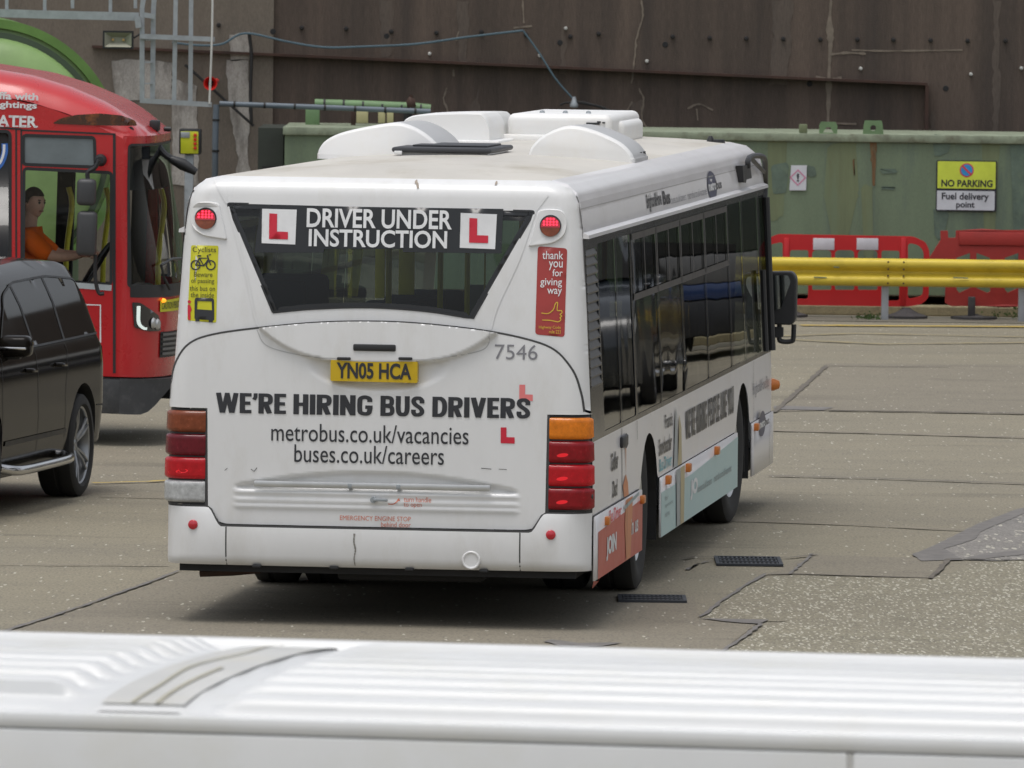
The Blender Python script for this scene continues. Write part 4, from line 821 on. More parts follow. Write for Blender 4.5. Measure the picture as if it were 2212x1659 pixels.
th = sticker([(1157, 722), (1220, 728), (1224, 537), (1161, 532)], RDB, 'thank_you_sticker', 'red-brown sticker thanking drivers', .02)
text('lettering', [('thank', bq(1171, 560, 1216, 543)), ('you', bq(1185, 584, 1215, 565)), ('for', bq(1193, 597, 1215, 582)), ('giving', bq(1167, 621, 1214, 602)), ('way', bq(1182, 640, 1214, 624))], s2, WHV, th, .006)
text('lettering', [('Highway Code', bq(1165, 711, 1212, 704)), ('rule 223', bq(1187, 720, 1212, 713))], s2, YLN, th, 0)
m = MB(); m.add(*ribbon(cr(Rl([(1170, 676), (1185, 677), (1196, 668), (1200, 656), (1205, 654), (1204, 670), (1213, 671), (1214, 676), (1210, 679), (1214, 683), (1210, 686), (1212, 690), (1206, 695), (1190, 692), (1172, 691)], .05), 4), .005, s2)); m.build('thumb_symbol', YLN, th)

# ---- sides
WBD = mat('window_band_black', (.035, .032, .031), .2)
YB = lambda z: y0(hw(z), z)
YF = 11.85
def SP(y, z, off=0, s=1): return (s*(hw(z)+off)+XO, y, z)
def SPl(off=0, s=1): return lambda y, z: SP(y, z, off, s)
def Ss(px, py):
    z = 1.
    for _ in range(4): p = hit(px, py, BM, 0, hw(z)+XO); z = p.z
    return (p.y, p.z)
def Sl(L): return [Ss(*p) for p in L]
def Z6(x, y): return ((1400+x*.3918)/1.1718, (850+y*.3918)/1.1718)
def Z5(x, y): return ((1400+x*.3918)/1.1718, (300+y*.3918)/1.1718)
ZW0, ZW1, ZS = 1.088, 2.268, .66
WC = ((3.33, .5), (9.63, .5)); AR = .56
def arch(cy, rb=AR, zbot=.25, n=14): return [(cy-rb, zbot)]+[(cy-rb*math.cos(math.pi*k/n), .47+(.5 if True else 0)*math.sin(math.pi*k/n)) for k in range(n+1)]+[(cy+rb, zbot)]
CUT = []
for s in (1, -1):
    # lower wall
    b0 = [(YB(z), z) for z in (.66, .75, .9, 1.0, ZW0)]
    def band(nm, y_a, y_b, z_a, z_b, mt, off, par=bus):
        P = [(y_a, z_a)]
        for cy, cz in WC:
            if y_a < cy < y_b:
                A = arch(cy, zbot=z_a); A = [p for p in A if p[1] >= z_a-1e-6]; A = [(p[0], min(p[1], z_b-.002)) for p in A]; P += A
        P += [(y_b, z_a), (y_b, z_b), (y_a, z_b)]
        return P
    P = band('', .16, YF, ZS, ZW0, None, 0); region('side_panel', P, [], SPl(0, s), WS, bus, step=.3)
    # skirt pieces
    for a, b in ((.16, WC[0][0]-AR), (WC[0][0]+AR, WC[1][0]-AR), (WC[1][0]+AR, YF)):
        P = rnd([(a, .285 if s > 0 else .35), (b, .285), (b, ZS-.003), (a, ZS-.003)], [.0, .0, .03, .03]); o = region('skirt_panel', P, [], SPl(.012 if s > 0 else -.02, s), WS, bus, step=.3); md = o.modifiers.new('s', 'SOLIDIFY'); md.thickness = .012; md.offset = 0
    # cove panel above the windows
    region('cove_panel', [(.17, ZW1), (YF, ZW1), (YF, 2.48), (.17, 2.48)], [], SPl(0, s), WS, bus, step=.1)
    m = MB(); m.add(*ribbon(subdiv([(.15, 2.44), (YF, 2.44)], .5, False), .006, SPl(.002, s))); m.build('cove_line', mat('soft_grey_line', (.4, .39, .38), .6) if 'soft_grey_line' not in bpy.data.materials else bpy.data.materials['soft_grey_line'], bus)
    m = MB(); V = []; 
    for y in (.17, YF): V += [SP(y, ZW1, -.005, s), SP(y, ZW1, .03, s), SP(y, ZW1+.02, .03, s), SP(y, ZW1+.035, -.001, s)]
    m.add(V, [(0, 1, 5, 4), (1, 2, 6, 5), (2, 3, 7, 6), (0, 3, 2, 1), (4, 5, 6, 7)]); m.build('gutter_rail', WS, bus)
    # window band : frame with openings
    if s > 0:
        divs = [.84, 1.78, 2.62, 2.70, 4.15, 5.65, 7.25, 8.9, 9.95, 11.2, 11.78]
    else: divs = [.84, 2.3, 3.9, 5.5, 7.1, 8.7, 10.2, 11.2]
    panes = []
    for a, b in zip(divs, divs[1:]):
        if b-a < .2: continue
        panes.append((a+.012, b-.012))
    holes = [rnd([(a, ZW0+.03), (b, ZW0+.03), (b, ZW1-.05), (a, ZW1-.05)], .03) for a, b in panes]
    holes.append([(.24, 1.4), (.78, 1.4), (.78, 2.2), (.24, 2.2)])
    region('window_band', [(.165, ZW0), (YF, ZW0), (YF, ZW1), (.165, ZW1)], holes, SPl(0, s), WBD, bus, step=.3)
    for k, h in enumerate(holes[:-1]):
        w_ = region('side_window', h, [], (lambda s: lambda y, z: SP(y, z, -.004, s))(s), GLS, bus, step=.25)
        a, b = panes[k]
        if s > 0 and 2.7 < a < 8.9 or s < 0 and 2 < a < 9:
            m = MB(); zt2 = 1.83
            for L in ([(a, zt2), (b, zt2)], [(a+.03, zt2), (a+.03, ZW1-.06)], [(b-.03, zt2), (b-.03, ZW1-.06)], [(a, ZW1-.07), (b, ZW1-.07)], [((a+b)/2, zt2), ((a+b)/2, ZW1-.07)]): m.add(*ribbon(subdiv(L, .3, False), .04, SPl(.006, s)))
            m.build('hopper_frame', mat('dark_frame', (.05, .045, .045), .4) if 'dark_frame' not in bpy.data.materials else bpy.data.materials['dark_frame'], w_)
    for (a, b) in panes[1:] if s > 0 else panes:
        m = MB(); m.add(*ribbon([(a-.012, ZW0), (a-.012, ZW1-.02)], .012, SPl(.007, s))); m.build('pane_seal', GAP, bus)
    # louvre
    lv = empty('louvre_grille'); lv.parent = bus
    m = MB(); m.add([SP(.2, 1.35, -.03, s), SP(.8, 1.35, -.03, s), SP(.8, 2.22, -.03, s), SP(.2, 2.22, -.03, s)], [(0, 1, 2, 3)]); m.build('backing', UND, lv)
    m = MB()
    for k in range(15):
        z = 1.41+k*.054; V = [SP(.22, z, .004, s), SP(.8, z, .004, s), SP(.8, z+.046, -.014, s), SP(.22, z+.046, -.014, s), SP(.22, z-.01, .001, s), SP(.8, z-.01, .001, s)]; m.add(V, [(0, 1, 2, 3), (0, 1, 5, 4), (0, 3, 4)])
    m.build('louvre_blades', mat('louvre_grey', (.04, .038, .038), .4) if 'louvre_grey' not in bpy.data.materials else bpy.data.materials['louvre_grey'], lv)
# roof with rolled edges
prof_h = [(z, hw(z)) for z in (2.48, 2.51, 2.53, 2.55, 2.57, 2.58, 2.592, 2.6)]
def rsec(k):                                           # z drop towards the front end
    return k
ys = [.2, .225, .25, .28, .31, .45, .7, 1.0, 2, 3, 4, 5, 6, 7, 8, 9, 10, 11, 11.4, 11.6, 11.72, 11.8, YF]
V = []; F = []
for y in ys:
    cr_ = .045*sstep(.25, 1.2, y)*(1-sstep(11.2, 11.8, y)); dr = .1*sstep(11.45, YF+.02, y)**2
    row = [(hw(z)+XO, z-dr*(z-2.48)/.12) for z, _ in prof_h]
    ztop = 2.6-dr
    inner = [(.96*t+XO, ztop+cr_*(1-t*t)+(.0 if y > .3 else -.0)) for t in (.8, .6, .4, .2, 0, -.2, -.4, -.6, -.8)]
    full = row+inner+[(2*XO-x, z) for x, z in reversed(row)]
    if y < .3:                                         # meet the rear cap
        lim = {.2: 2.515, .225: 2.535, .25: 2.56, .28: 2.585}[y]; full = [(math.copysign(min(abs(x-XO), hw(min(z, lim))), x-XO)+XO, min(z, lim)) for x, z in full]
    V += [(x, y, z) for x, z in full]
nn_ = len(full)
for i in range(len(ys)-1):
    for k in range(nn_-1): F.append((i*nn_+k, i*nn_+k+1, (i+1)*nn_+k+1, (i+1)*nn_+k))
i0 = 0
m = MB(); m.add(V[i0*nn_:], [tuple(q-i0*nn_ for q in f) for f in F if min(f) >= i0*nn_ and (min(f) % nn_ in range(7, nn_-8))], True); m.build('roof', ROOF, bus)
m = MB(); m.add(V[i0*nn_:], [tuple(q-i0*nn_ for q in f) for f in F if min(f) >= i0*nn_ and not (min(f) % nn_ in range(7, nn_-8))], True); m.build('roof_edge', WS, bus)
# front: windscreen and panel
def FP(x, z): h = hw(z); t = min(1, abs(x)/h); return (x+XO, YF+.22*(1-t**3.5), z)
region('front_panel', [(-1.2445, .285), (1.2445, .285), (1.24, 1.0), (-1.24, 1.0)], [], FP, WS, bus, step=.1)
region('windscreen', [(-1.238, 1.0), (1.238, 1.0), (1.175, 2.2), (-1.175, 2.2)], [], FP, GLC, bus, step=.15)
region('destination_panel', [(-1.172, 2.2), (1.172, 2.2), (1.151, 2.44), (1.0, 2.5), (-1.0, 2.5), (-1.151, 2.44)], [], FP, BLV, bus, step=.15)
# under-body, wheel boxes, floor
m = MB(); m.box(-1.15, 1.17, .1, 2.7, .30, .42); m.box(-1.15, 1.17, 3.98, 9.0, .27, .4); m.box(-1.15, 1.17, 10.3, 11.8, .27, .4); m.box(-.6, .62, 2.5, 10.5, .28, .45); m.build('underframe', UND, bus)
m = MB(); m.box(-1.1, 1.1, .14, .2, .4, 1.0); m.build('engine_bulkhead', UND, bus)
m = MB(); m.rbox(-.25, .6, .3, 1.3, .25, .31, .02); m.build('sump_shield', UND, bus)
m = MB(); m.tube([(-.72, .4, .3), (-.9, .42, .28), (-1.08, .42, .27)], .03, 8); m.build('exhaust_pipe', RST, bus)
for s in (1, -1):
    for cy, cz in WC:
        n = 14; m = MB()
        for r, xx in ((AR+.012, 1.235),):
            V = []
            for x in (xx*s+XO, .75*s): V += [(x, cy-r*math.cos(math.pi*k/n), .47+.51*math.sin(math.pi*k/n)) for k in range(n+1)]
            V2 = [(xx*s+XO, cy-r, .27), (.75*s, cy-r, .27), (xx*s+XO, cy+r, .27), (.75*s, cy+r, .27)]
            F = [(k, k+1, n+1+k+1, n+1+k) for k in range(n)]; m.add(V+V2, F+[(0, n+1, 2*n+3, 2*n+2), (n, 2*n+1, 2*n+5, 2*n+4)])
        m.box(.7*s-.01, .7*s+.01, cy-AR, cy+AR, .3, 1.0); m.build('wheel_housing', UND, bus)
def wheel(par, pos, r, wdt, s, rimr, steer=0, dual=False, nm='wheel', rimmat=None, spokes=0):
    w_ = empty(nm, pos, steer); w_.parent = par
    def tyre(x0): m = MB(); h = wdt/2; m.lathe([(rimr, x0-h*.8), (r*.8, x0-h), (r*.93, x0-h*.97), (r*.985, x0-h*.85), (r, x0-h*.6), (r, x0-.03), (r*.985, x0-.025), (r*.985, x0+.0), (r, x0+.005), (r, x0+h*.6), (r*.985, x0+h*.85), (r*.93, x0+h*.97), (r*.8, x0+h), (rimr, x0+h*.8)], (0, 0, 0), (1, 0, 0), 48); return m.build('tyre', RUB, w_)
    tyre(0)
    if dual: tyre(-s*(wdt+.05))
    h = wdt/2; m = MB(); rm = rimmat or ALU
    if not spokes:
        m.lathe([(rimr+.002, s*h*.82), (rimr-.02, s*h*.7), (rimr-.03, -s*h*.1), (rimr*.6, -s*h*.25), (rimr*.5, s*h*.3 if not dual else -s*h*.1), (rimr*.25, s*h*.4 if not dual else 0), (rimr*.22, s*h*.8), (0, s*h*.85)], (0, 0, 0), (1, 0, 0), 40); m.build('rim', rm, w_)
    else:
        m.lathe([(rimr+.002, s*h*.85), (rimr-.012, s*h*.8), (rimr-.03, s*h*.2), (rimr-.03, -s*h*.8)], (0, 0, 0), (1, 0, 0), 48); m.lathe([(.055, s*h*.35), (.06, s*h*.5), (.03, s*h*.6), (0, s*h*.6)], (0, 0, 0), (1, 0, 0), 20)
        for k in range(spokes):
            for da in (-10, 10):
                a = R_(360*k/spokes+da); a2 = R_(360*k/spokes+da*.75); p0 = Vector((s*h*.48, .05*math.cos(a), .05*math.sin(a))); p1 = Vector((s*h*.78, (rimr-.01)*math.cos(a2), (rimr-.01)*math.sin(a2))); m.tube([p0, (p0+p1)/2+Vector((s*.012, 0, 0)), p1], [.016, .013, .012], 6)
        m.build('rim', rm, w_); m = MB(); m.lathe([(0, -s*h*.1), (rimr-.04, -s*h*.1)], (0, 0, 0), (1, 0, 0), 32); m.build('brake_disc', UND, w_)
    return w_
for s in (1, -1):
    wheel(bus, (s*1.06+XO, WC[0][0], .48), .48, .27, s, .3, 0, True)
    wheel(bus, (s*1.05+XO, WC[1][0]-.05, .48), .48, .28, s, .3, R_(-4))
m = MB(); m.box(1.0, 1.225, WC[1][0]+AR-.06, WC[1][0]+AR-.02, .32, .85); m.build('mud_flap', RUB, bus)
m = MB(); m.box(-1.13, 1.15, .3, 11.7, .42, .46); m.build('floor', mat('grey_floor', (.12, .12, .13), .7), bus)
m = MB(); m.box(-1.1, 1.12, .35, 2.9, .46, .95); m.build('seat_platform', INTR, bus)
m = MB(); m.box(-1.05, 1.07, .4, 11.6, 2.36, 2.38); m.build('ceiling', INTR, bus)
for yk in range(9):
    for xk in (-.85, .87):
        if 5.6 < 1.6+yk*.95 < 7.4 and xk > 0: continue
        y = 1.55+yk*.95; zf = .95 if y < 3 else .6
        if abs(y-6.3) < .2: continue
        m = MB(); m.rbox(xk-.22, xk+.22, y-.05, y+.03, zf+.35, zf+1.0, .04); m.rbox(xk-.22, xk+.22, y, y+.42, zf+.32, zf+.42, .03); m.build('passenger_seat', SEAT, bus)
for x, y in ((-.36, 3.2), (-.22, 4.6), (.52, 3.6), (.3, 7.2), (-.5, 8.2), (-.3, 9.6), (.25, 9.9)):
    m = MB(); m.tube([(x, y, .46), (x, y, 2.36)], .018, 8); m.build('grab_pole', YPOLE, bus)
for x0_, x1_ in ((722, 727), (751, 761), (810, 831), (861, 895), (1045, 1049)):
    a = hit(x0_, 612, BM, 1, 8.2); b = hit(x1_, 548, BM, 1, 8.2); m = MB(); m.rbox(a.x, b.x, 8.2, 8.23, a.z-.1, b.z+.1, .004); m.build('yellow_panel', YPOLE, bus)
m = MB(); m.rbox(-.75, -.3, 10.1, 10.14, .5, 1.6, .01); m.rbox(.3, 1.1, 10.6, 10.64, .5, 1.9, .01); m.build('partition', mat('interior_partition', (.16, .2, .2), .5), bus)
# side colours and writing (right side)
REDP = mat('coral_red_ad', (.5, .09, .06), .4, var=.05, dirt=(.4, .1, .07), damt=.4); BLUP = mat('pale_aqua_ad', (.42, .58, .58), .4, var=.03); FLES = mat('ad_orange', (.6, .23, .1), .45); AGR = mat('ad_grey', (.35, .38, .38), .5); AOC = mat('ad_ochre', (.45, .38, .22), .5); AQT = mat('ad_aqua_letters', (.2, .45, .5), .5); GRL = mat('ad_grey_letters', (.3, .36, .36), .5); PWH = mat('ad_white', (.72, .73, .73), .45)
sk = SPl(.0205); sk2 = SPl(.0235); sk3 = SPl(.0265); up = SPl(.004); up2 = SPl(.007)
def quad(nm, P, f, mt, st=.3, par=None): return region(nm, P, [], f, mt, par or bus, step=st, smooth=False)
rp = quad('red_advert', [(.3, .285), (2.768, .285), (2.768, .6), (.3, .56)], sk, REDP)
zbl = lambda y: .66
bp_ = quad('aqua_advert', [(3.9, .285), (9.06, .285), (9.06, .66-.03), (5.8, .565), (3.9, .565)], sk, BLUP)
def T(nm, s_, P0, P1, f, mt, off=.0, par=None):      # box given by two opposite corners in photo pixels
    a = Ss(*P0); b = Ss(*P1); return text(nm, [(s_, (min(a[0], b[0]), min(a[1], b[1]), max(a[0], b[0]), max(a[1], b[1])))], f, mt, par or bus, off)
def TB(nm, s_, y_a, z_a, y_b, z_b, f, mt, off=0, par=None): return text(nm, [(s_, (y_a, z_a, y_b, z_b))], f, mt, par or bus, off)
# measured ends of each line of writing
ye = lambda x, y: Ss(*Z6(x, y))
a = ye(855, 560); b = ye(1165, 400); heavy('slogan', [("WE'RE HIRING PEOPLE LIKE YOU", (a[0], .80, b[0], .985))], lambda u, v, o=0: SP(u, v, .004+o), INK, bus, .09)
a = ye(370, 700); b = ye(415, 690); TB('advert_text', 'Golfer', a[0], .86, b[0], .97, up, INK, .03); a = ye(383, 880); b = ye(413, 870); TB('advert_text', 'Dad', a[0], .70, b[0], .80, up, INK, .03)
a = ye(720, 520); b = ye(768, 500); TB('advert_text', 'Francis', a[0], .94, b[0], 1.03, up, INK, .02); a = ye(682, 690); b = ye(764, 650); TB('advert_text', 'Snowboarder', a[0], .79, b[0], .9, up, INK, .03); a = ye(685, 810); b = ye(765, 770); TB('advert_text', 'Bus Driver', a[0], .69, b[0], .77, up, AQT, .02)
a = ye(340, 1080); b = ye(418, 1040); TB('advert_text', 'Bus Driver', a[0], .575, b[0], .65, sk2, REDV, .02)
a = ye(320, 1350); b = ye(385, 1310); TB('advert_text', 'JOIN', a[0], .36, b[0], .5, sk2, PWH, .05)
a = ye(480, 1240); b = ye(525, 1230); TB('advert_text', 'in us', a[0], .42, b[0], .52, sk2, PWH, .02)
a = ye(864, 990); b = ye(912, 960); TB('advert_text', 'JO', a[0], .40, b[0], .53, sk2, PWH, .06)
a = ye(912, 980); b = ye(1003, 950); TB('advert_text', 'buses.co.uk/careers', a[0], .42, b[0], .47, sk2, GRL, .02)
a = ye(1018, 930); b = ye(1130, 890); TB('advert_text', 'metrobus.co.uk/vacancies', a[0], .42, b[0], .47, sk2, GRL, .02)
a = ye(700, 1060); b = ye(752, 1050); TB('advert_text', 'for', a[0], .50, b[0]-.3, .53, sk2, GRL); TB('advert_text', 'opportunities', a[0], .45, b[0], .48, sk2, GRL); TB('advert_text', 'near you', a[0], .385, b[0]-.2, .42, sk2, GRL)
a = ye(1290, 430); b = ye(1392, 380); TB('operator_name', 'Brighton&Hove Bus', a[0], .82, b[0], .93, up, INKG, 0)
# roof line writing
c5 = lambda x, y: Ss(*Z5(x, y))
a = c5(597, 500); b = c5(690, 460); TB('operator_name', 'Brighton&Hove', a[0], 2.315, b[0], 2.43, up, INK, .03); a = c5(700, 460); b = c5(746, 450); TB('operator_name', 'Bus', a[0], 2.335, b[0], 2.425, up, INK, .03)
a = c5(755, 490); b = c5(850, 460); TB('web_address', 'buses.co.uk/careers', a[0], 2.33, b[0], 2.38, up, INKG); a = c5(862, 470); b = c5(987, 430); TB('web_address', 'metrobus.co.uk/vacancies', a[0], 2.33, b[0], 2.38, up, INKG)
def logo(cpt, ry, rz, f1, f2, tb):
    lg = quad('bus_logo', circ(cpt[0], cpt[1], ry, 28, rz), f1, mat('logo_navy', (.05, .055, .11), .4) if 'logo_navy' not in bpy.data.materials else bpy.data.materials['logo_navy'], 1)
    text('lettering', [('metro', (cpt[0]-ry*.9, cpt[1]-rz*.3, cpt[0]+ry*.75, cpt[1]+rz*.3))], f2, PWH, lg, .04); text('lettering', [('bus', (cpt[0]+ry*.8, cpt[1]-rz*.3, cpt[0]+ry*2.0, cpt[1]+rz*.3))], f2, INK, lg, .03)
c = c5(1020, 395); a = c5(990, 395); logo((c[0], 2.375), c[0]-a[0], .1, up, up2, None)
c = ye(1330, 600); a = ye(1309, 600); logo((c[0], .62), max(.15, c[0]-a[0]), .09, SPl(.0235), SPl(.0265), None)
# ad figures: golf club player and snowboarder, flat printed shapes
ga = ye(440, 1100)[0]; gb_ = ye(490, 1050)[0]
P = [(ga+.1, .29), (gb_-.1, .29), (gb_-.02, .5), (gb_, .655), (ga+.05, .655), (ga, .5)]; quad('advert_figure', P, sk2, FLES)
P = [(ga+.12, .665), (gb_-.05, .665), (gb_-.1, .74), (gb_-.22, .8), (gb_-.24, .98), (ga+.24, .98), (ga+.22, .8), (ga+.06, .74)]; quad('advert_figure', P, up, FLES)
c = ((ga+gb_)/2, 1.0); quad('advert_cap', circ(c[0], 1.0, .12, 14, .045), up2, INK, 1)
quad('advert_club', [(ga-.05, .6), (gb_+.35, .64), (gb_+.35, .66), (ga-.05, .625)], sk3, GRL)
sa = ye(770, 900)[0]; sb_ = ye(825, 880)[0]; 
quad('advert_figure', [(sa+.06, .29), ((sa+sb_)/2, .29), ((sa+sb_)/2-.02, .655), (sa, .655)], sk3, AGR); quad('advert_figure', [(sa+.02, .665), ((sa+sb_)/2, .665), ((sa+sb_)/2-.05, 1.0), ((sa+sb_)/2-.1, 1.05), (sa+.1, .95)], up2, AGR)
quad('advert_board', [((sa+sb_)/2+.02, .29), (sb_-.03, .29), (sb_, .655), ((sa+sb_)/2, .655)], sk3, AOC); quad('advert_board', [((sa+sb_)/2+.01, .665), (sb_, .665), (sb_-.06, .9), ((sa+sb_)/2+.1, .99)], up2, AOC)
for x, y in ((320, 1210), (548, 1060), (712, 950), (843, 865), (1028, 765)):
    c = ye(x, y); m = MB(); m.rbox(hw(.6)+XO+.01, hw(.6)+XO+.05, c[0]-.05, c[0]+.05, .6, .655, .008) if x > 600 else m.rbox(hw(.6)+XO+.01, hw(.6)+XO+.045, c[0]-.05, c[0]+.05, .575, .625, .008); m.build('side_marker', ORM, bus)
c = ye(1282, 615); m = MB(); m.rbox(hw(.6)+XO+.01, hw(.6)+XO+.05, 10.3, 10.42, .6, .65, .008); m.build('side_marker', ORM, bus)
c = hit(1672, 830, BM, 1, 11.98); m = MB(); m.lathe([(0, .05), (.03, .04), (.045, .0), (.04, -.04), (0, -.05)], (c.x, 11.93, c.z), (1, .3, 0), 16); o = m.build('front_indicator', ORM, bus)
m = MB()
for a, b in (((YF-.3, .29), (YF-.3, .65)),): m.add(*ribbon([a, b], .008, SPl(.02)))
m.add(*ribbon([(10.45, .665), (10.45, 1.085)], .008, up)); m.add(*ribbon([(1.8, .3), (1.8, .65)], .008, SPl(.03)))
m.add(*ribbon([(1.75, .665), (1.75, 1.085)], .02, up)); m.add(*ribbon([(2.62, .97), (2.62, 1.085)], .012, up)); m.add(*ribbon(subdiv([(.17, ZS), (2.7, ZS)], .4, False), .008, up)); m.build('panel_line', GAP, bus)
c = ye(455, 670); m = MB(); m.rbox(hw(1.)+XO, hw(1.)+XO+.02, c[0]-.2, c[0]+.1, .97, 1.04, .01); m.build('filler_flap', BLK, bus)
c = ye(248, 885); m = MB(); m.lathe([(0, .012), (.015, .01), (.018, 0)], (hw(.8)+XO, c[0], .78), (1, 0, 0), 12); m.build('lock', BLK, bus)
m = MB(); c = ye(280, 1540); m.add([SP(.17, .285, .01), SP(.35, .27, .02), SP(.5, .285, .015), SP(.36, .225, -.02)], [(0, 1, 2, 3)]); m.build('torn_skirt_corner', REDP, bus)
# roof pods
def q5(px, py, y): p = hit(px, py, BM, 1, y); return (p.x, p.z)
def pod(P, y, ln, slots, lab, rad=.05):
    t = empty('roof_pod'); t.parent = bus
    Q = [q5(*p, y) for p in P]; base = 2.6; Q = cr(Q, 6); zc_ = 2.625
    Q2 = [(a, max(b, zc_)) for a, b in Q]
    m = MB(); P3 = [(Q2[0][0], 2.59)]+Q2+[(Q2[-1][0], 2.59)]; n = len(P3); cxp = sum(p[0] for p in P3)/n
    rows = []
    for yy, sc2 in ((y+.07, 1.0), (y+.03, .985), (y+.008, .95), (y, .9)): rows.append([(cxp+(a-cxp)*(.5+.5*sc2), yy, 2.6+(b-2.6)*sc2) for a, b in P3])
    V = [v for r in rows for v in r]; F = [(i*n+k, i*n+k+1, (i+1)*n+k+1, (i+1)*n+k) for i in range(3) for k in range(n-1)]; F.append(tuple(3*n+k for k in range(n)))
    m.add(V, F, True); m.build('rear_face', POD, t)
    m = MB(); V = []
    for yy, sc2 in ((y+.07, 1.0), (y+.4, 1.0), (y+ln-.3, .97), (y+ln, .75)): V += [(cxp+(a-cxp)*sc2, yy, 2.6+(b-2.6)*sc2) for a, b in P3]
    m.add(V, [(i*n+k, i*n+k+1, (i+1)*n+k+1, (i+1)*n+k) for i in range(3) for k in range(n-1)]+[tuple(3*n+k for k in range(n))], True); m.build('top_cover', PODG, t)
    if slots:
        xr_ = Q2[-1][0]
        for k in range(4):
            m = MB(); yy = y+.12+k*.22; m.rbox(xr_-.09, xr_-.022, yy, yy+.13, 2.62, 2.655, .002); m.build('vent_slot', UND, t)
pod([(683, 340), (687, 322), (702, 303), (735, 287), (790, 274), (848, 265), (878, 269), (905, 281), (930, 299), (948, 319), (952, 326)], 5.0, 1.5, False, '')
pod([(1138, 339), (1145, 320), (1162, 300), (1192, 282), (1225, 272), (1258, 275), (1300, 289), (1340, 309), (1362, 331), (1370, 352)], 4.8, 1.25, True, '')
# roof hatch
a = q5(845, 345, 4.35); b = q5(1062, 345, 4.35)
ht = empty('roof_hatch'); ht.parent = bus
m = MB(); m.rbox(a[0]+.03, b[0]-.03, 4.4, 5.45, 2.61, 2.662, .01); m.build('hatch_frame', W_, ht)
BLH = mat('hatch_black', (.035, .037, .042), .5); m = MB(); m.rbox(a[0], b[0], 4.35, 5.5, 2.655, 2.688, .016); m.rbox(a[0]+.1, b[0]-.06, 4.6, 5.35, 2.688, 2.7, .008); m.build('hatch_lid', BLH, ht)
m = MB(); m.rbox(a[0]+.02, a[0]+.07, 4.33, 4.36, 2.64, 2.665, .005); m.build('hatch_catch', W_, ht)
# air-conditioning units further forward
ac = empty('roof_unit'); ac.parent = bus; yA = 8.2
Pq = cr([q5(*p, yA) for p in [(868, 312), (868, 270), (885, 252), (930, 246), (1025, 244), (1045, 250), (1056, 270), (1059, 292), (1058, 310)]], 6); n = len(Pq); V = []
for yy, s1 in ((yA, .96), (yA+.02, .99), (yA+.06, 1), (yA+.75, 1), (yA+.9, .98)):
    cxp = (Pq[0][0]+Pq[-1][0])/2; V += [(cxp+(x-cxp)*(.5+.5*s1), yy, 2.6+(z-2.6)*s1) for x, z in Pq]
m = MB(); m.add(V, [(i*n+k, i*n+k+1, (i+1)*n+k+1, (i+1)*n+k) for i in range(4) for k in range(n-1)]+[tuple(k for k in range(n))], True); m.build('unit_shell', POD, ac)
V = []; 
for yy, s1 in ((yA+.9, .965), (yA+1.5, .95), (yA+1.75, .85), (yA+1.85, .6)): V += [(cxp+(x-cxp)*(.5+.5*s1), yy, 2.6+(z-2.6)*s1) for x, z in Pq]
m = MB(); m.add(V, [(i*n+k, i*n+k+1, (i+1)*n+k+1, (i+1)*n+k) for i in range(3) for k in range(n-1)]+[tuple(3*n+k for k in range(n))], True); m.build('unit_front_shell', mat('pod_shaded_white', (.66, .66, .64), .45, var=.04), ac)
p = q5(1070, 302, yA+1.2); m = MB(); m.rbox(p[0]-.03, p[0]+.06, yA+.95, yA+1.25, 2.62, 2.7, .01); m.build('unit_connector', BLK, ac)
m = MB(); a = q5(862, 315, yA); m.rbox(a[0]-.03, Pq[-1][0]+.08, yA-.15, yA+1.9, 2.6, 2.655, .01); m.build('unit_base', POD, ac)
au = empty('roof_unit'); au.parent = bus; yB = 8.9
a = q5(1083, 306, yB); b = q5(1318, 290, yB); t_ = q5(1100, 245, yB)[1]; m_ = q5(1100, 290, yB)[1]
m = MB(); m.rbox(a[0], a[0]+(b[0]-a[0])*1.0, yB, yB+2.0, 2.61, m_, .02); m.build('unit_base', POD, au)
c0 = q5(1094, 250, yB)[0]; c1 = q5(1320, 250, yB)[0]; m = MB(); m.rbox(c0, c1, yB+.05, yB+1.9, m_-.03, t_, .05, 4); m.build('unit_cover', POD, au)
c2 = q5(1345, 262, yB+.4); m = MB(); m.rbox(c1-.08, c2[0], yB+.5, yB+1.8, 2.61, c2[1], .05, 4); m.build('end_cap', POD, au)
m = MB(); p = q5(1265, 264, yB); p2 = q5(1294, 264, yB); m.rbox(p[0], p2[0], yB+.035, yB+.06, t_-.07, t_-.055, .003); m.build('vent_slot', BLK, au)
m = MB()
for k in range(3): m.rbox(c1-.1, c1-.075, yB+.035, yB+.06, t_-.055-.04*k, t_-.045-.04*k, .002); m.rbox(c1-.065, c1-.045, yB+.035, yB+.06, t_-.06-.04*k, t_-.05-.04*k, .002)
m.build('vent_grid', BLK, au)
for x in (c0+.2, (c0+c1)/2, c1-.2): m = MB(); m.lathe([(0, .02), (.015, .015), (.02, 0)], (x, yB+.4, t_), (0, 0, 1), 10); m.build('lifting_stud', GALV, au)
for px, h in ((1538, .05), (1556, .025)):
    p = hit(px, 302, BM, 2, 2.62); m = MB(); m.lathe([(.03, 0), (.025, h*.5), (.012, h), (0, h)] if h > .03 else [(.05, 0), (.045, h), (0, h)], (p.x, min(11, p.y), 2.6), (0, 0, 1), 12); m.build('roof_aerial', BLK, bus)
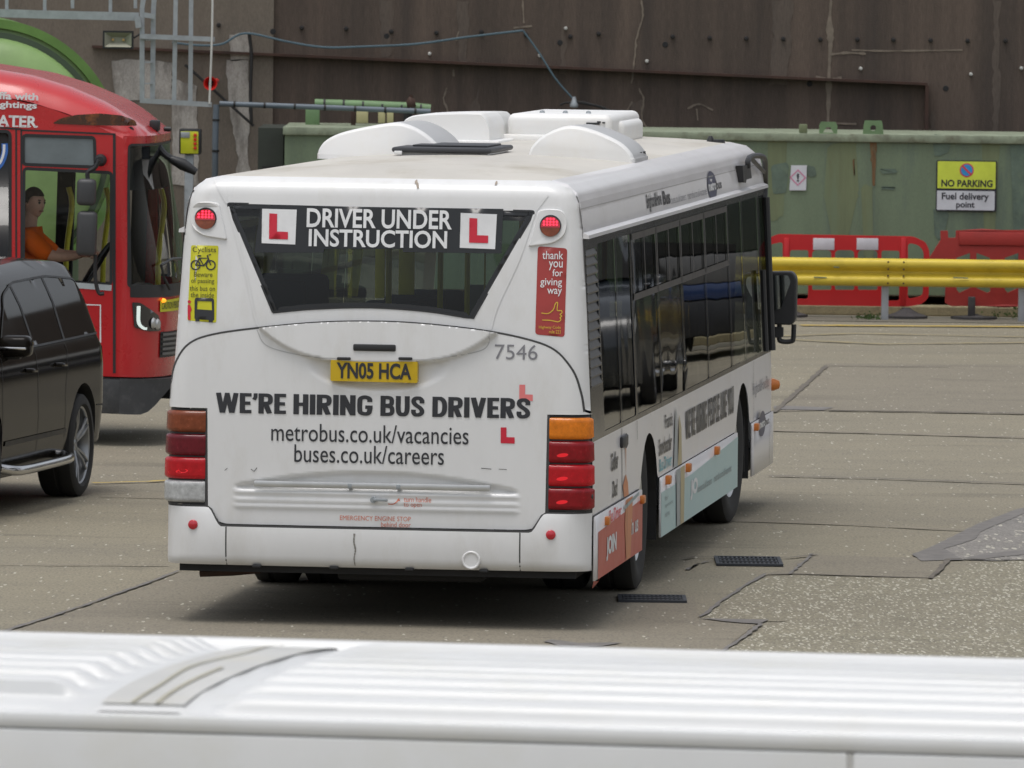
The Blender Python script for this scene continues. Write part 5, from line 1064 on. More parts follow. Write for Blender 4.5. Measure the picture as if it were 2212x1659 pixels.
# mirrors
def M5(pts, y): return [(lambda p: (p.x, y, p.z))(hit(*Z5(*q), BM, 1, y)) for q in pts]
ma = empty('mirror_arm'); ma.parent = bus
def c3(P, n=5):
    P = [Vector(p) for p in P]; Q = [P[0]*2-P[1]]+P+[P[-1]*2-P[-2]]; o = []
    for i in range(1, len(Q)-2):
        a, b, c, d = Q[i-1:i+3]
        for k in range(n): t = k/n; o.append(.5*((2*b)+(c-a)*t+(2*a-5*b+4*c-d)*t*t+(3*b-a-3*c+d)*t**3))
    return o+[P[-1]]
def M6(pts, off):
    o = []
    for q in pts:
        x_ = 1.15+XO+off; p = hit(*Z5(*q), BM, 0, x_)
        if p.y > 11.95: p = hit(*Z5(*q), BM, 1, 11.95)
        o.append((p.x, p.y, p.z))
    return o
m = MB(); m.tube(c3(M6([(1258, 320), (1260, 268), (1285, 244), (1345, 243), (1368, 275)], .05)+M5([(1371, 400), (1368, 540), (1380, 700), (1392, 900), (1400, 1010)], 11.95)), .02, 8); m.build('arm_tube', BLK, ma)
m = MB(); m.tube(M6([(1275, 252), (1310, 290), (1362, 345)], .05), .016, 8); m.build('arm_brace', BLK, ma)
P = M6([(1225, 305), (1275, 300), (1284, 385), (1250, 395), (1246, 415), (1232, 412)], .05); m = MB(); m.add(P+[(x-.05, y, z) for x, y, z in P], [tuple(range(6)), tuple(range(11, 5, -1))]+[(k, (k+1) % 6, 6+(k+1) % 6, 6+k) for k in range(6)]); m.build('bracket_box', BLK, ma)
mi = empty('door_mirror'); mi.parent = bus
P2 = rnd([(1395, 1330), (1395, 1010), (1405, 990), (1545, 988), (1572, 1030), (1566, 1300), (1540, 1335)], [0, 12, 20, 25, 30, 25, 15], 4); P = M5(P2, 11.9)
m = MB(); n = len(P); m.add(P+[(x, y+.14, z) for x, y, z in P], [tuple(range(n)), tuple(range(2*n-1, n-1, -1))]+[(k, (k+1) % n, n+(k+1) % n, n+k) for k in range(n)]); m.build('mirror_housing', BLK, mi, bevel=.015)
P = M5(rnd([(1408, 1240), (1408, 1015), (1520, 1012), (1535, 1060), (1470, 1230)], 15, 4), 11.893); m = MB(); m.add(P, [tuple(range(len(P)))]); m.build('mirror_glass', mat('mirror_glass', (.5, .55, .55), .04, metal=1, var=.02), mi)
m = MB(); m.tube(c3(M5([(1462, 1325), (1460, 1420), (1480, 1440), (1535, 1440), (1552, 1420), (1556, 1330)], 11.95)), .018, 8); m.build('mirror_bracket', BLK, mi)
m = MB(); P = M5([(1400, 1345), (1485, 1350), (1485, 1410), (1405, 1420)], 11.92); m.add(P+[(x, y+.06, z) for x, y, z in P], [(0, 1, 2, 3), (7, 6, 5, 4)]+[(k, (k+1) % 4, 4+(k+1) % 4, 4+k) for k in range(4)]); m.build('mirror_joint', BLK, mi)
m = MB(); a = SP(10.9, 1.15, .02); m.tube([SP(11.15, 1.12, .03), SP(11.15, 1.7, .03)], .02, 8); m.tube([SP(11.75, 1.1, .02), SP(11.75, 2.2, .02)], .025, 8); m.build('door_handle_rail', BLK, bus)
# ------------------------------------------------------------------ black car at the left
CAZ = 190.5
cp = gnd(163, 1072); ca = R_(CAZ); cr_v = Vector((math.cos(ca), -math.sin(ca)))   # car's right-hand direction
CLOC = (cp[0]+cr_v.x*.93, cp[1]+cr_v.y*.93, 0); CMX = emat(CLOC, -ca)
def Z2(x, y): return (x*.4631, 341.3+.4631*y)
def hc(z, y=0):
    t = [(.25, .93), (.45, .965), (.65, .985), (.95, .985), (1.08, .965), (1.14, .93), (1.42, .82), (1.6, .72), (1.67, .64), (1.72, .5)]
    h = t[-1][1]
    for (a, b), (c, d) in zip(t, t[1:]):
        if z <= c: h = b+(d-b)*(max(z, a)-a)/(c-a); break
    return h-.16*sstep(-.55, -1.05, y)-.22*sstep(3.0, 3.85, y)
def Cp(px, py, x0=.97):
    z = .8
    for _ in range(5): p = hit(px, py, CMX, 0, -hc(z)); z = p.z
    return (p.y, p.z)
CO = rnd([(-.92, .42), (-1.0, .55), (-1.0, .98), (-.94, 1.12), (-.9, 1.3), (-.68, 1.6), (-.5, 1.665), (.3, 1.695), (1.3, 1.68), (1.75, 1.625), (2.55, 1.17), (3.3, 1.08), (3.68, .93), (3.78, .7), (3.74, .4), (3.6, .28), (3.22, .26)], [.05, .05, .1, .05, .05, .08, .1, .2, .2, .1, .12, .2, .15, .1, .08, .05, 0], 4)
AC_ = lambda cy: [(cy+.43*math.cos(R_(180*k/16)), .385+.43*math.sin(R_(180*k/16))) for k in range(17)]
COF = CO+[(q[0], max(q[1], .26)) for q in AC_(2.75)]+[(2.3, .26), (.46, .26)]+[(q[0], max(.3, q[1])) for q in AC_(0)]+[(-.5, .36)]
gl_pts = [Cp(*Z2(*p)) for p in [(402, 797), (320, 545)]]
CGL = rnd([(-.76, 1.15), (-.58, 1.54), (0.2, 1.585), (1.2, 1.575), (1.62, 1.5), (2.2, 1.19), (2.1, 1.13), (.6, 1.14)], [.03, .08, .1, .1, .1, .03, .05, .05], 4)
def make_car(loc, rz, paint, lab, cat='car', grp=None):
    t = empty('parked_car', loc, rz); tag(t, lab, cat, grp)
    gls = bpy.data.materials.get('privacy_glass') or mat('privacy_glass', (.012, .011, .01), .06, spec=.22, var=.1); 
    gls.node_tree.nodes['Principled BSDF'].inputs['IOR'].default_value = 1.3; trim = bpy.data.materials.get('car_trim') or mat('car_trim', (.015, .015, .015), .5)
    for s in (-1, 1):
        region('body_side', COF, [], lambda y, z: (s*hc(z, y), y, z), paint, t, step=.07)
        region('side_glass', CGL, [], lambda y, z: (s*(hc(z, y)+.006), y, z), gls, t, step=.08)
        m = MB()
        for L in ([(1.32, 1.14), (1.28, 1.57)], [(.42, 1.14), (.3, 1.58)]): m = MB(); m.add(*ribbon(subdiv(L, .06, False), .05, lambda y, z: (s*(hc(z, y)+.009), y, z))); m.build('window_pillar', trim, t)
        m = MB()
        for L in ([(1.36, 1.12), (1.38, .9), (1.32, .4)], [(.44, 1.12), (.5, .95), (.56, .75), (.5, .45)], [(2.35, 1.1), (2.4, .9), (2.36, .4)], [(-.95, .62), (-.4, .64)]): m.add(*ribbon(subdiv(cr(L, 4), .05, False), .008, lambda y, z: (s*(hc(z, y)+.003), y, z)))
        m.build('door_gap', UND, t)
        for y in (1.5, .62): m = MB(); m.tube([(s*hc(.98, y), y, .97), (s*(hc(.98, y)+.03), y+.03, .975), (s*(hc(.98)+.03), y+.2, .985), (s*hc(.98, y), y+.23, .985)], .014, 8); m.build('door_handle', paint, t)
        m = MB(); m.add(*ribbon(subdiv([(.5, .5), (2.28, .5)], .1, False), .035, lambda y, z: (s*(hc(z, y)+.008), y, z))); m.build('side_moulding', trim, t)
        m = MB(); m.tube(c3([(s*.93, .48, .33), (s*1.03, .6, .31), (s*1.04, 1.4, .305), (s*1.03, 2.1, .31), (s*.93, 2.25, .33)]), .035, 10); m.build('side_step', CHR, t)
        m = MB(); m.add(*ribbon(subdiv(CGL+[CGL[0]], .06, False), .014, lambda y, z: (s*(hc(z, y)+.01), y, z))); m.build('window_seal', trim, t)
        # mirror
        mr = empty('door_mirror'); mr.parent = t
        m = MB(); m.rbox(-.13, .13, -.07, .09, -.085, .09, .05, 3); V = [Vector((s*1.02+x*.85, 2.14+y*(1.15 if y > 0 else 1), 1.17+z*.85)) for x, y, z in m.v]; m.v = V; m.build('mirror_shell', paint, mr)
        m = MB(); m.rbox(s*1.02-.09, s*1.02+.1, 2.225, 2.25, 1.15, 1.172, .008); m.build('indicator_strip', CHR, mr); m = MB(); m.rbox(s*.96-.09, s*.96+.03, 2.12, 2.18, 1.08, 1.12, .012); m.build('mirror_stalk', trim, mr)
        a = 1 if s > 0 else -1
        region('tail_light', rnd([(-1.0, .93), (-.72, .95), (-.66, 1.05), (-.93, 1.1), (-.98, 1.05)], .02), [], lambda y, z: (s*(hc(z, y)+.008), y, z), bpy.data.materials.get('smoked_lens') or mat('smoked_lens', (.06, .012, .01), .1, coat=1), t, step=.06)
        region('head_light', rnd([(3.35, .84), (3.72, .74), (3.7, .86), (3.4, .96)], .02), [], lambda y, z: (s*(hc(z, y)+.008), y, z), L_WHT, t, step=.06)
        for cy in (0, 2.75):
            wheel(t, (s*.85, cy, .37), .37, .27, s, .275, 0, False, 'wheel', bpy.data.materials.get('dark_alloy') or mat('dark_alloy', (.32, .33, .34), .3, metal=.8), 5)
            m = MB(); A = AC_(cy); V = [(s*hc(z, y), y, z) for y, z in A]+[(s*.6, y, z) for y, z in A]; m.add(V, [(k, k+1, 18+k, 17+k) for k in range(16)]); m.add([(s*.6, y, z) for y, z in A], [tuple(range(17))]); m.build('wheel_arch', UND, t)
    # skin across the car along its outline
    top = subdiv(CO, .12, False); n = len(top); V = []; F = []
    for y, z in top:
        h = hc(z, y)
        for k in range(13): u = -1+k/6; V.append((u*h, y+(.05*(1-u*u) if y > 3.3 else (-.04*(1-u*u) if y < -.8 else 0)), z+(.03*(1-u*u) if -.6 < y < 3.4 else 0)))
    F = [(i*13+k, i*13+k+1, (i+1)*13+k+1, (i+1)*13+k) for i in range(n-1) for k in range(12)]
    m = MB(); m.add(V, F, True); m.build('body_top', paint, t)
    def on(y_a, z_a, y_b, z_b, u, d=.02): return [(-u*hc(z_a, y_a), y_a, z_a+d), (u*hc(z_a, y_a), y_a, z_a+d), (u*hc(z_b, y_b)*.97, y_b, z_b+d), (-u*hc(z_b, y_b)*.97, y_b, z_b+d)]
    m = MB(); m.add(on(2.5, 1.22, 1.78, 1.63, .93, .03), [(0, 1, 2, 3)]); m.build('windscreen', gls, t)
    m = MB(); m.add([(x, y-.02, z-.01) for x, y, z in on(-.9, 1.3, -.72, 1.58, .9, .0)], [(0, 1, 2, 3)]); m.build('rear_window', gls, t)
    m = MB(); m.rbox(-.6, .6, 3.8, 3.86, .62, .84, .03); m.build('grille', trim, t)
    m = MB(); m.box(-.85, .85, -.7, 3.4, .24, .42); m.build('underbody', UND, t)
    return t
CPT = mat('black_car_paint', (.011, .0095, .008), .12, spec=.22, coat=.04, var=.1, dirt=(.022, .019, .015), dscale=2, damt=.4)
CPT.node_tree.nodes['Principled BSDF'].inputs['IOR'].default_value = 1.27
make_car(CLOC, -ca, CPT, 'glossy black four-wheel-drive car with chrome side step at the left edge')
# vehicles parked out to the right, seen in the bus windows
make_car((9.6, 81, 0), R_(172), mat('silver_car_paint', (.2, .22, .23), .3, metal=.3, coat=.3), 'silver car parked beyond the right edge, reflected in the bus windows')
make_car((7.9, 78.5, 0), R_(172), mat('charcoal_car_paint', (.02, .025, .03), .25, coat=.6), 'charcoal car parked beyond the right edge, reflected in the bus windows')
def far_bus(loc, rz):
    t = empty('parked_bus', loc, rz); tag(t, 'blue and white bus parked beyond the right edge, reflected in the bus windows', 'bus')
    bl = mat('royal_blue_paint', (.018, .04, .12), .3, coat=.5)
    m = MB(); m.rbox(-1.2, 1.2, 0, 10, .3, .7, .04); m.build('skirt', BLK, t)
    m = MB(); m.rbox(-1.2, 1.2, 0, 10, .702, .86, .02); m.build('blue_band', bl, t)
    m = MB(); m.rbox(-1.195, 1.195, .005, 9.995, .862, 1.15, .02); m.build('lower_body', mat('grey_coach_paint', (.12, .12, .12), .4), t)
    m = MB()
    for k in range(16): m.box(-1.2, -1.196, 6.2+k*.14, 6.28+k*.14, .93, 1.08+.03*(k % 3))
    m.build('pale_band_marks', WHV, t)
    m = MB(); m.rbox(-1.19, 1.19, .01, 9.99, 1.152, 2.2, .05); m.build('window_band', BLV, t)
    m = MB(); m.rbox(-1.2, 1.2, 0, 10, 2.202, 2.9, .12); m.build('roof', W_, t)
    m = MB()
    for y in (1.3, 3, 4.7, 6.4, 8.1): m.box(-1.205, 1.205, y, y+.08, 1.16, 2.19)
    m.build('window_pillars', bl, t)
    for s in (-1, 1):
        for y in (2, 8): wheel(t, (s*1.08, y, .47), .47, .27, s, .3)
        m = MB(); m.rbox(s*.9-.18, s*.9+.18, 9.99, 10.03, .6, .8, .03); m.build('head_light', L_WHT, t)
far_bus((17.3, 87.2, 0), R_(90))
# ------------------------------------------------------------------ red bus
RAZ = 93; ra = R_(RAZ); rp_ = hit(248, 600, None, 1, 65); rv = Vector((math.cos(ra), -math.sin(ra)))
RLOC = (rp_.x-rv.x*1.2, rp_.y-rv.y*1.2, 0); RTL = -R_(1.3); RMX = emat(RLOC, -ra, RTL)
rb = empty('red_bus', RLOC, -ra, RTL); tag(rb, 'red single-decker bus with rounded front and driver at the wheel, behind the black car', 'bus')
RED = mat('red_bus_paint', (.5, .018, .022), .28, coat=.5, var=.04, dirt=(.35, .03, .03), damt=.3)
def Q2_(px, py): p = hit(px, py, RMX, 0, 1.2); return (p.y, p.z)
def Q0(px, py): p = hit(px, py, RMX, 0, .3); return (p.y, p.z)
top_pts = [Q0(*p) for p in [(-60, 137), (0, 146), (85, 160), (170, 186), (240, 216), (300, 244), (340, 268), (358, 290)]]
def zt_r(y):
    P = top_pts
    if y <= P[0][0]: return P[0][1]
    for (a, b), (c, d) in zip(P, P[1:]):
        if y <= c: return b+(d-b)*(y-a)/(c-a)
    return P[-1][1]
ZWS = Q0(362, 291)[1]                                  # windscreen top
def Dn(z): return .42-.2*sstep(1.1, 2.4, z)
def plan(t, z):                                       # t 0 (right corner) .. 1 (left corner)
    a = math.pi*t; c, s = math.cos(a), math.sin(a); e = 2/2.6
    return (1.2*math.copysign(abs(c)**e, c), Dn(z)*abs(s)**e)
def FR(t, z, off=0):
    x, y = plan(t, z)
    if off: l = math.hypot(x/1.44, y/max(.01, Dn(z))**2) or 1; x += off*(x/1.44)/l; y += off*(y/Dn(z)**2)/l
    return (x, y, z)
def Fq(px, py):                                       # pixel -> (t, z) on the front
    o = RMX.inverted() @ Vector((0, 0, CAM_H)); v = RMX.inverted().to_3x3() @ ray(px, py); z = 1.5
    for _ in range(4):
        best = None
        for k in range(200):
            a = plan(k/200, z); b = plan((k+1)/200, z); ex, ey = b[0]-a[0], b[1]-a[1]; dt = v.x*ey-v.y*ex
            if abs(dt) < 1e-9: continue
            u = ((a[0]-o.x)*ey-(a[1]-o.y)*ex)/dt; w2 = ((a[0]-o.x)*v.y-(a[1]-o.y)*v.x)/dt
            if -.001 <= w2 <= 1.001 and (best is None or u < best[0]): best = (u, (k+w2)/200)
        if best is None:                               # past the silhouette: nearest tangent point
            d = min(((abs((plan(k/200, z)[0]-o.x)*v.y-(plan(k/200, z)[1]-o.y)*v.x)), k/200) for k in range(200)); x, y = plan(d[1], z); best = ((x-o.x)/v.x, d[1])
        z = o.z+v.z*best[0]
    return (best[1], z)
zs_ = lambda y: zt_r(y)-.2
ZSK = Q2_(200, 812)[1]; yb0 = -8.0
# right side with openings
cabU = rnd([Q2_(50, 355), Q2_(206, 361), Q2_(204, 297), Q2_(50, 292)], .03); cabL = rnd([Q2_(50, 608), Q2_(240, 614), Q2_(241, 373), Q2_(52, 364)], .03)
sw = rnd([Q2_(-400, 600), Q2_(22, 608), Q2_(22, 284), Q2_(-400, 275)], .04)
SO = [(yb0, ZSK), (0, ZSK)]+[(0, z) for z in (1.0, 1.5, 2.0)]+[(0, zs_(0))]+[(y, zs_(y)) for y in (-.3, -.6, -1, -1.4, -2, -3, -5, yb0)]
region('body_side', SO, [cabU, cabL, sw], lambda y, z: (1.2, y, z), RED, rb, step=.25)
region('body_side', SO, [[(y, z) for y, z in [(-1.1, 1.2), (-.15, 1.2), (-.15, 2.2), (-1.1, 2.2)]], [(-4, 1.2), (-1.3, 1.2), (-1.3, 2.25), (-4, 2.25)], [(-7.6, 1.2), (-4.2, 1.2), (-4.2, 2.25), (-7.6, 2.25)]], lambda y, z: (-1.2, y, z), RED, rb, step=.25)
region('interior_lining', [(yb0+.05, 1.0), (-.02, 1.0), (-.02, 2.3), (yb0+.05, 2.3)], [[(-1.1, 1.2), (-.15, 1.2), (-.15, 2.2), (-1.1, 2.2)], [(-4, 1.2), (-1.3, 1.2), (-1.3, 2.25), (-4, 2.25)], [(-7.6, 1.2), (-4.2, 1.2), (-4.2, 2.25), (-7.6, 2.25)]], lambda y, z: (-1.18, y, z), mat('grey_lining', (.12, .13, .13), .8), rb, step=1)
m = MB(); m.add([(-1.1, yb0+.1, 2.32), (1.1, yb0+.1, 2.32), (1.1, -.05, 2.32), (-1.1, -.05, 2.32)], [(0, 1, 2, 3)]); m.build('ceiling', bpy.data.materials['grey_lining'], rb)
GLD = glass('bus_side_glass', (.86, .9, .88), .02); GLU = glass('grey_vent_glass', (.3, .33, .34), .25)
region('cab_window', cabL, [], lambda y, z: (1.195, y, z), GLD, rb, step=1); region('side_window', sw, [], lambda y, z: (1.195, y, z), GLS, rb, step=1)
o = region('cab_vent_window', cabU, [], lambda y, z: (1.195, y, z), mat('vent_grey', (.16, .19, .2), .3, var=.15), rb, step=1)
m = MB()
for H_2 in (cabU, cabL, sw): m.add(*ribbon(H_2+[H_2[0]], .025, lambda y, z: (1.203, y, z)))
for L in ([(46, 280), (46, 640)], [(35, 280), (35, 800)], [(247, 290), (247, 806)], [(46, 281), (250, 290)], [(0, 276), (46, 279)]): m.add(*ribbon([Q2_(*p) for p in L], .014 if L[0][0] != 247 else .022, lambda y, z: (1.2035, y, z)))
m.build('window_rubber', BLK, rb)
m = MB(); m.add(*ribbon([Q2_(160, 616), Q2_(241, 622)], .045, lambda y, z: (1.204, y, z))); m.build('silver_strip', mat('silver_strip', (.42, .46, .48), .4), rb)
m = MB(); m.add(*ribbon([Q2_(150, 657), Q2_(217, 659), Q2_(217, 740)], .012, lambda y, z: (1.204, y, z))); m.build('white_outline', WHV, rb)
sr = lambda y, z: (1.204, y, z)
def tr(s_, x0, y1, x1, y0_, off): a = Q2_(x0, y1); b = Q2_(x1, y0_); return (s_, (a[0], a[1], b[0], b[1]))
lt2 = text('advert_lettering', [tr('iffa with', -8, 214, 83, 201, 0), tr('ightings', -6, 236, 80, 221, 0), tr('ATER', -6, 273, 81, 251, 0)], sr, WHV, rb, .03)
m = MB(); ser = []
for (x, y) in ((4, 272.5), (16, 272.5), (36, 272.8), (50, 273), (63, 273.2), (78, 273.4), (24, 251.3), (45, 251.8)): a = Q2_(x-4, y+1); b = Q2_(x+4, y-1.2); m.add([sr(a[0], a[1]), sr(b[0], a[1]), sr(b[0], b[1]), sr(a[0], b[1])], [(0, 1, 2, 3)])
m.build('letter_serifs', WHV, rb)
m = MB(); m.add(*ribbon([(lambda q: q)(Q2_(*p)) for p in cr([(10, 310), (10, 330), (2, 352), (-10, 365)], 5)], .05, lambda y, z: (1.2, y, z))); m.build('window_logo', mat('logo_blue', (.04, .15, .5), .5), rb)
m = MB(); m.add(*ribbon([Q2_(*p) for p in cr([(9, 312), (8, 330), (1, 350), (-10, 360)], 5)], .02, lambda y, z: (1.202, y, z))); m.build('window_logo_white', WHV, rb)
# roof dome: height field over the plan
def rz_(x, y):
    yn = plan_y(x); e = min(1.2-abs(x), yn-y); k = max(0, min(1, e/.42)); zt2 = zt_r(min(y, .3)); zlow = zs_(min(y, 0)) if y < 0 else zs_(0)+(ZWS-zs_(0))*min(1, y/max(.01, Dn(2.4)))**.5
    return zlow+max(.0, zt2-zlow)*math.sqrt(max(0, 1-(1-k)**2))
def plan_y(x): return Dn(2.4)*max(0, 1-abs(x/1.2)**2.6)**(1/2.6)
PO = [(1.2, yb0)]+[(1.2, y) for y in (-4, -2, -1, -.5, -.2)]+[plan(k/30, 2.4) for k in range(31)]+[(-1.2, yb0)]
region('roof', PO, [], lambda x, y: (x, y, rz_(x, y)), RED, rb, step=.07)
# front surfaces
zwt = lambda t: zs_(0)+(ZWS-zs_(0))*min(1, (plan(t, 2.4)[1]/Dn(2.4))**.5)
N = 24; ZB = Q2_(250, 614)[1]
region('dome_front', [(0, ZWS-.07)]+[(k/N, ZWS-.07) for k in range(1, N+1)]+[(k/N, max(zwt(k/N), ZWS)) for k in range(N, -1, -1)], [], lambda t, z: FR(t, z) if z < 2.4 else (plan(t, 2.4)[0], plan(t, 2.4)[1], z), RED, rb, step=.05)
wt = ZWS-.07
wsP = rnd([(.04, ZB-.02), (.96, ZB-.02), (.96, wt), (.04, wt)], .03)
region('windscreen_surround', [(0, ZSK), (0, wt)]+[(k/N, wt) for k in range(1, N)]+[(1, wt), (1, ZSK)]+[(1-k/N, ZSK) for k in range(1, N)], [wsP], FR, RED, rb, step=.04)
region('windscreen', wsP, [], lambda t, z: FR(t, z, -.005), GLD, rb, step=.04)
m = MB(); P = subdiv(wsP+[wsP[0]], .05); m.add(*ribbon(P, .02, lambda t, z: FR(t, z, .006))); m.build('windscreen_rubber', BLK, rb)
region('wiper_panel', [(.045, ZB-.1), (.955, ZB-.1), (.955, ZB-.0), (.045, ZB-.0)], [], lambda t, z: FR(t, z, .006), BLK, rb, step=.04)
region('destination_blind', [(.06, wt-.36), (.94, wt-.36), (.94, wt-.02), (.06, wt-.02)], [], lambda t, z: FR(t, z, -.03), BLV, rb, step=.05)
# headlight, grille, bumper
hlP = [Fq(*Z2(*p)) for p in [(612, 672), (650, 675), (735, 735), (745, 805), (690, 808), (622, 790)]]
region('head_light', rnd(hlP, .012), [], lambda t, z: FR(t, z, .012), mat('headlight_black', (.02, .02, .022), .08, coat=1), rb, step=.03)
V = []
m = MB(); a = [Fq(*Z2(*p)) for p in [(640, 690), (640, 765), (660, 792), (678, 796)]]; m.add(*ribbon(cr(a, 5), .02, lambda t, z: FR(t, z, .018))); m.build('daytime_light', mat('daytime_led', (.8, .9, .85), .3, emis=.3, ecol=(.85, 1, .95)), rb)
for p in ((708, 770), (727, 775)): c = Fq(*Z2(*p)); m = MB(); q = FR(*c, .014); m.lathe([(0, -.02), (.035, -.015), (.045, 0)], (q[0], q[1], q[2]), (-.3, -1, 0), 16); o = m.build('head_lamp_bulb', ALU, rb)
gr = [Fq(*Z2(*p)) for p in [(745, 812), (790, 806)]]; c0 = Fq(*Z2(752, 930)); 
region('grille', [(gr[0][0], c0[1]), (1-gr[0][0], c0[1]), (1-gr[0][0], gr[0][1]), (gr[0][0], gr[0][1])], [], lambda t, z: FR(t, z, .008), BLK, rb, step=.05)
m = MB()
for k in range(5): z = c0[1]+.03+(gr[0][1]-c0[1]-.05)*k/4; m.add(*ribbon(subdiv([(gr[0][0]+.01, z), (.6, z)], .03, False), .02, lambda t, z: FR(t, z, .02)))
m.build('grille_bars', mat('grille_grey', (.14, .14, .14), .4), rb)
c = Fq(*Z2(754, 664)); q = FR(*c, .01); m = MB(); m.lathe([(0, -.03), (.012, -.025), (.02, 0)], q, (-.3, -1, 0), 10); m.build('front_indicator', lens('orange_glow', (.8, .3, .02), 1.2, (1, .35, .02)), rb)
a = Fq(*Z2(742, 718)); b = Fq(*Z2(810, 678)); region('yellow_sticker', [(a[0], a[1]), (a[0]+.2, a[1]), (a[0]+.2, a[1]+.1), (a[0], a[1]+.09)], [], lambda t, z: FR(t, z, .009), YLV, rb, step=.04)
text('lettering', [('CAUTION PERSON', (a[0]+.012, a[1]+.02, a[0]+.19, a[1]+.075))], lambda t, z: FR(t, z, .012), OL, rb, .01)
# bumper
zb2 = Q2_(230, 893)[1]
def BPr(t, z): x, y = plan(t, .8); k = 1.03; return (x*k, y*1.12+.04, z)
def zlo(t): return zb2+.22*sstep(.08, .3, min(t, 1-t))
region('bumper', [(k/N, zlo(k/N)) for k in range(N+1)]+[(1-k/N, ZSK-.01) for k in range(N+1)], [], BPr, mat('worn_grey_bumper', (.04, .042, .045), .6, var=.3, dirt=(.13, .13, .13), dscale=7, damt=.5), rb, step=.04)
region('bumper_top', PO2 := [(1.0*1.236, -.35)]+[(plan(k/30, .8)[0]*1.03, plan(k/30, .8)[1]*1.12+.04) for k in range(31)]+[(-1.236, -.35)], [], lambda x, y: (x, y, ZSK-.012), bpy.data.materials['worn_grey_bumper'], rb, step=.2)
for s in (1, -1): m = MB(); m.rbox(s*1.19, s*1.235, -.12, .045, zb2, ZSK-.014, .01); m.build('bumper_end', bpy.data.materials['worn_grey_bumper'], rb)
m = MB(); m.box(-1.1, 1.1, -7.8, .2, .35, ZSK+.1); m.build('underframe', UND, rb)
m = MB(); m.box(-1.15, 1.15, -7.9, .1, 1.02, 1.06); m.build('floor', bpy.data.materials['grey_floor'], rb)
m = MB(); m.box(-1.18, 1.18, -8.01, -7.98, ZSK, 2.7); m.build('rear_wall', RED, rb)
m = MB(); m.rbox(-.1, 1.1, .0, .16, .95, 1.25, .03); m.build('dashboard', BLK, rb)
m = MB(); p = hit(140, 500, RMX, 0, -.3); m.rbox(-.35, -.25, p.y-.07, p.y+.07, 1.06, 2.5, .01); m.build('cab_partition', UND, rb)
m = MB()
for px, py, xx in ((345, 500, -.4), (225, 520, -.2), (145, 510, .0)): p = hit(px, py, RMX, 0, xx); m.tube(c3([(xx, p.y, 1.1), (xx, p.y, 1.5), (xx, p.y+.03, 1.85), (xx, p.y, 2.0)]), .022, 8)
m.build('grab_pole', YPOLE, rb)
p = hit(160, 560, RMX, 0, .8); sp = (.8, p.y+.16, 1.38)
m = MB(); P = [Vector(sp)+Vector((.24*math.cos(a), .24*math.sin(a)*.5, .24*math.sin(a)*.85*1)) for a in [2*math.pi*k/24 for k in range(24)]]; m.tube(P, .016, 8, True); m.build('steering_wheel', BLK, rb)
for s in (1, -1):
    for y in (-2.6, -6.8): wheel(rb, (s*1.05, y, .47), .46, .27, s, .3)
# side lamp in the dome
sl = rnd([Q2_(113, 267), Q2_(130, 256), Q2_(165, 248), Q2_(215, 245), Q2_(262, 249), Q2_(288, 260), Q2_(293, 272), Q2_(210, 271)], .02, 3)
def SLm(y, z):
    if y <= 0: return (1.206, y, z)
    t = 0.0; 
    for k in range(60):
        if plan(k/100, 2.4)[1] >= y: t = k/100; break
    q = FR(t, 2.39, .006); return (q[0], q[1], z)
region('smoked_side_lamp', sl, [], lambda y, z: (SLm(y, z)), mat('smoked_amber', (.05, .015, .008), .08, coat=1, var=.3, dirt=(.35, .1, .02), dscale=9, damt=.8), rb, step=.05)
p = Q2_(180, 268)
# mirrors on the side
mm_ = empty('cab_mirror'); mm_.parent = rb
for (x0, y1, x1, y0_) in ((166, 443, 208, 387), (165, 552, 210, 457)):
    a = hit(x0, y1, RMX, 0, 1.45); b = hit(x1, y0_, RMX, 0, 1.45); m = MB(); m.rbox(1.38, 1.52, a.y, b.y, a.z, b.z, .035, 3); m.build('mirror_housing', mat('mirror_grey', (.045, .047, .05), .5) if 'mirror_grey' not in bpy.data.materials else bpy.data.materials['mirror_grey'], mm_)
m = MB(); Pm = [(lambda p: (p.x, p.y, p.z))(hit(*q, RMX, 0, 1.4)) for q in [(214, 346), (205, 362), (190, 372), (190, 390)]]; m.tube(c3(Pm), .018, 8); Pm = [(lambda p: (p.x, p.y, p.z))(hit(*q, RMX, 0, 1.35)) for q in [(206, 550), (206, 600), (213, 632), (225, 634)]]; m.tube(c3(Pm), .016, 8); p = hit(217, 346, RMX, 0, 1.3); m.lathe([(0, -.05), (.045, -.03), (.05, .02), (.03, .06), (0, .06)], (1.27, p.y, p.z), (1, 0, 0), 16); m.build('mirror_arm', BLK, mm_)
mf = empty('swan_neck_mirror'); mf.parent = rb
fy = .35
Pm = [(lambda p: (p.x, p.y, p.z))(hit(*q, RMX, 0, .3)) for q in [(333, 262), (334, 280), (343, 315), (358, 335), (385, 350)]]; m = MB(); m.tube(c3(Pm), .028, 8); m.build('mirror_arm', BLK, mf)
a = hit(333, 270, RMX, 0, .35); m = MB(); m.rbox(.28, .4, a.y-.035, a.y+.045, a.z-.05, a.z+.04, .015); m.build('arm_mount', BLK, mf)
Pm = [(lambda p: (p.x, p.y, p.z))(hit(*q, RMX, 0, .3)) for q in [(368, 343), (395, 355), (424, 372)]]; m = MB(); m.tube(Pm, [.03, .05, .028], 10); m.build('mirror_head', BLK, mf)
m = MB(); a = hit(280, 281, RMX, 0, 1.1); m.lathe([(0, -.03), (.025, -.02), (.03, .03), (0, .04)], (1.1, a.y, a.z), (1, .3, 0), 12); a = hit(366, 279, RMX, 0, .2); m.lathe([(0, -.03), (.02, -.02), (.02, .03), (0, .04)], (.2, a.y-.02, a.z), (0, 1, 0), 12); m.build('washer_knob', BLK, rb)
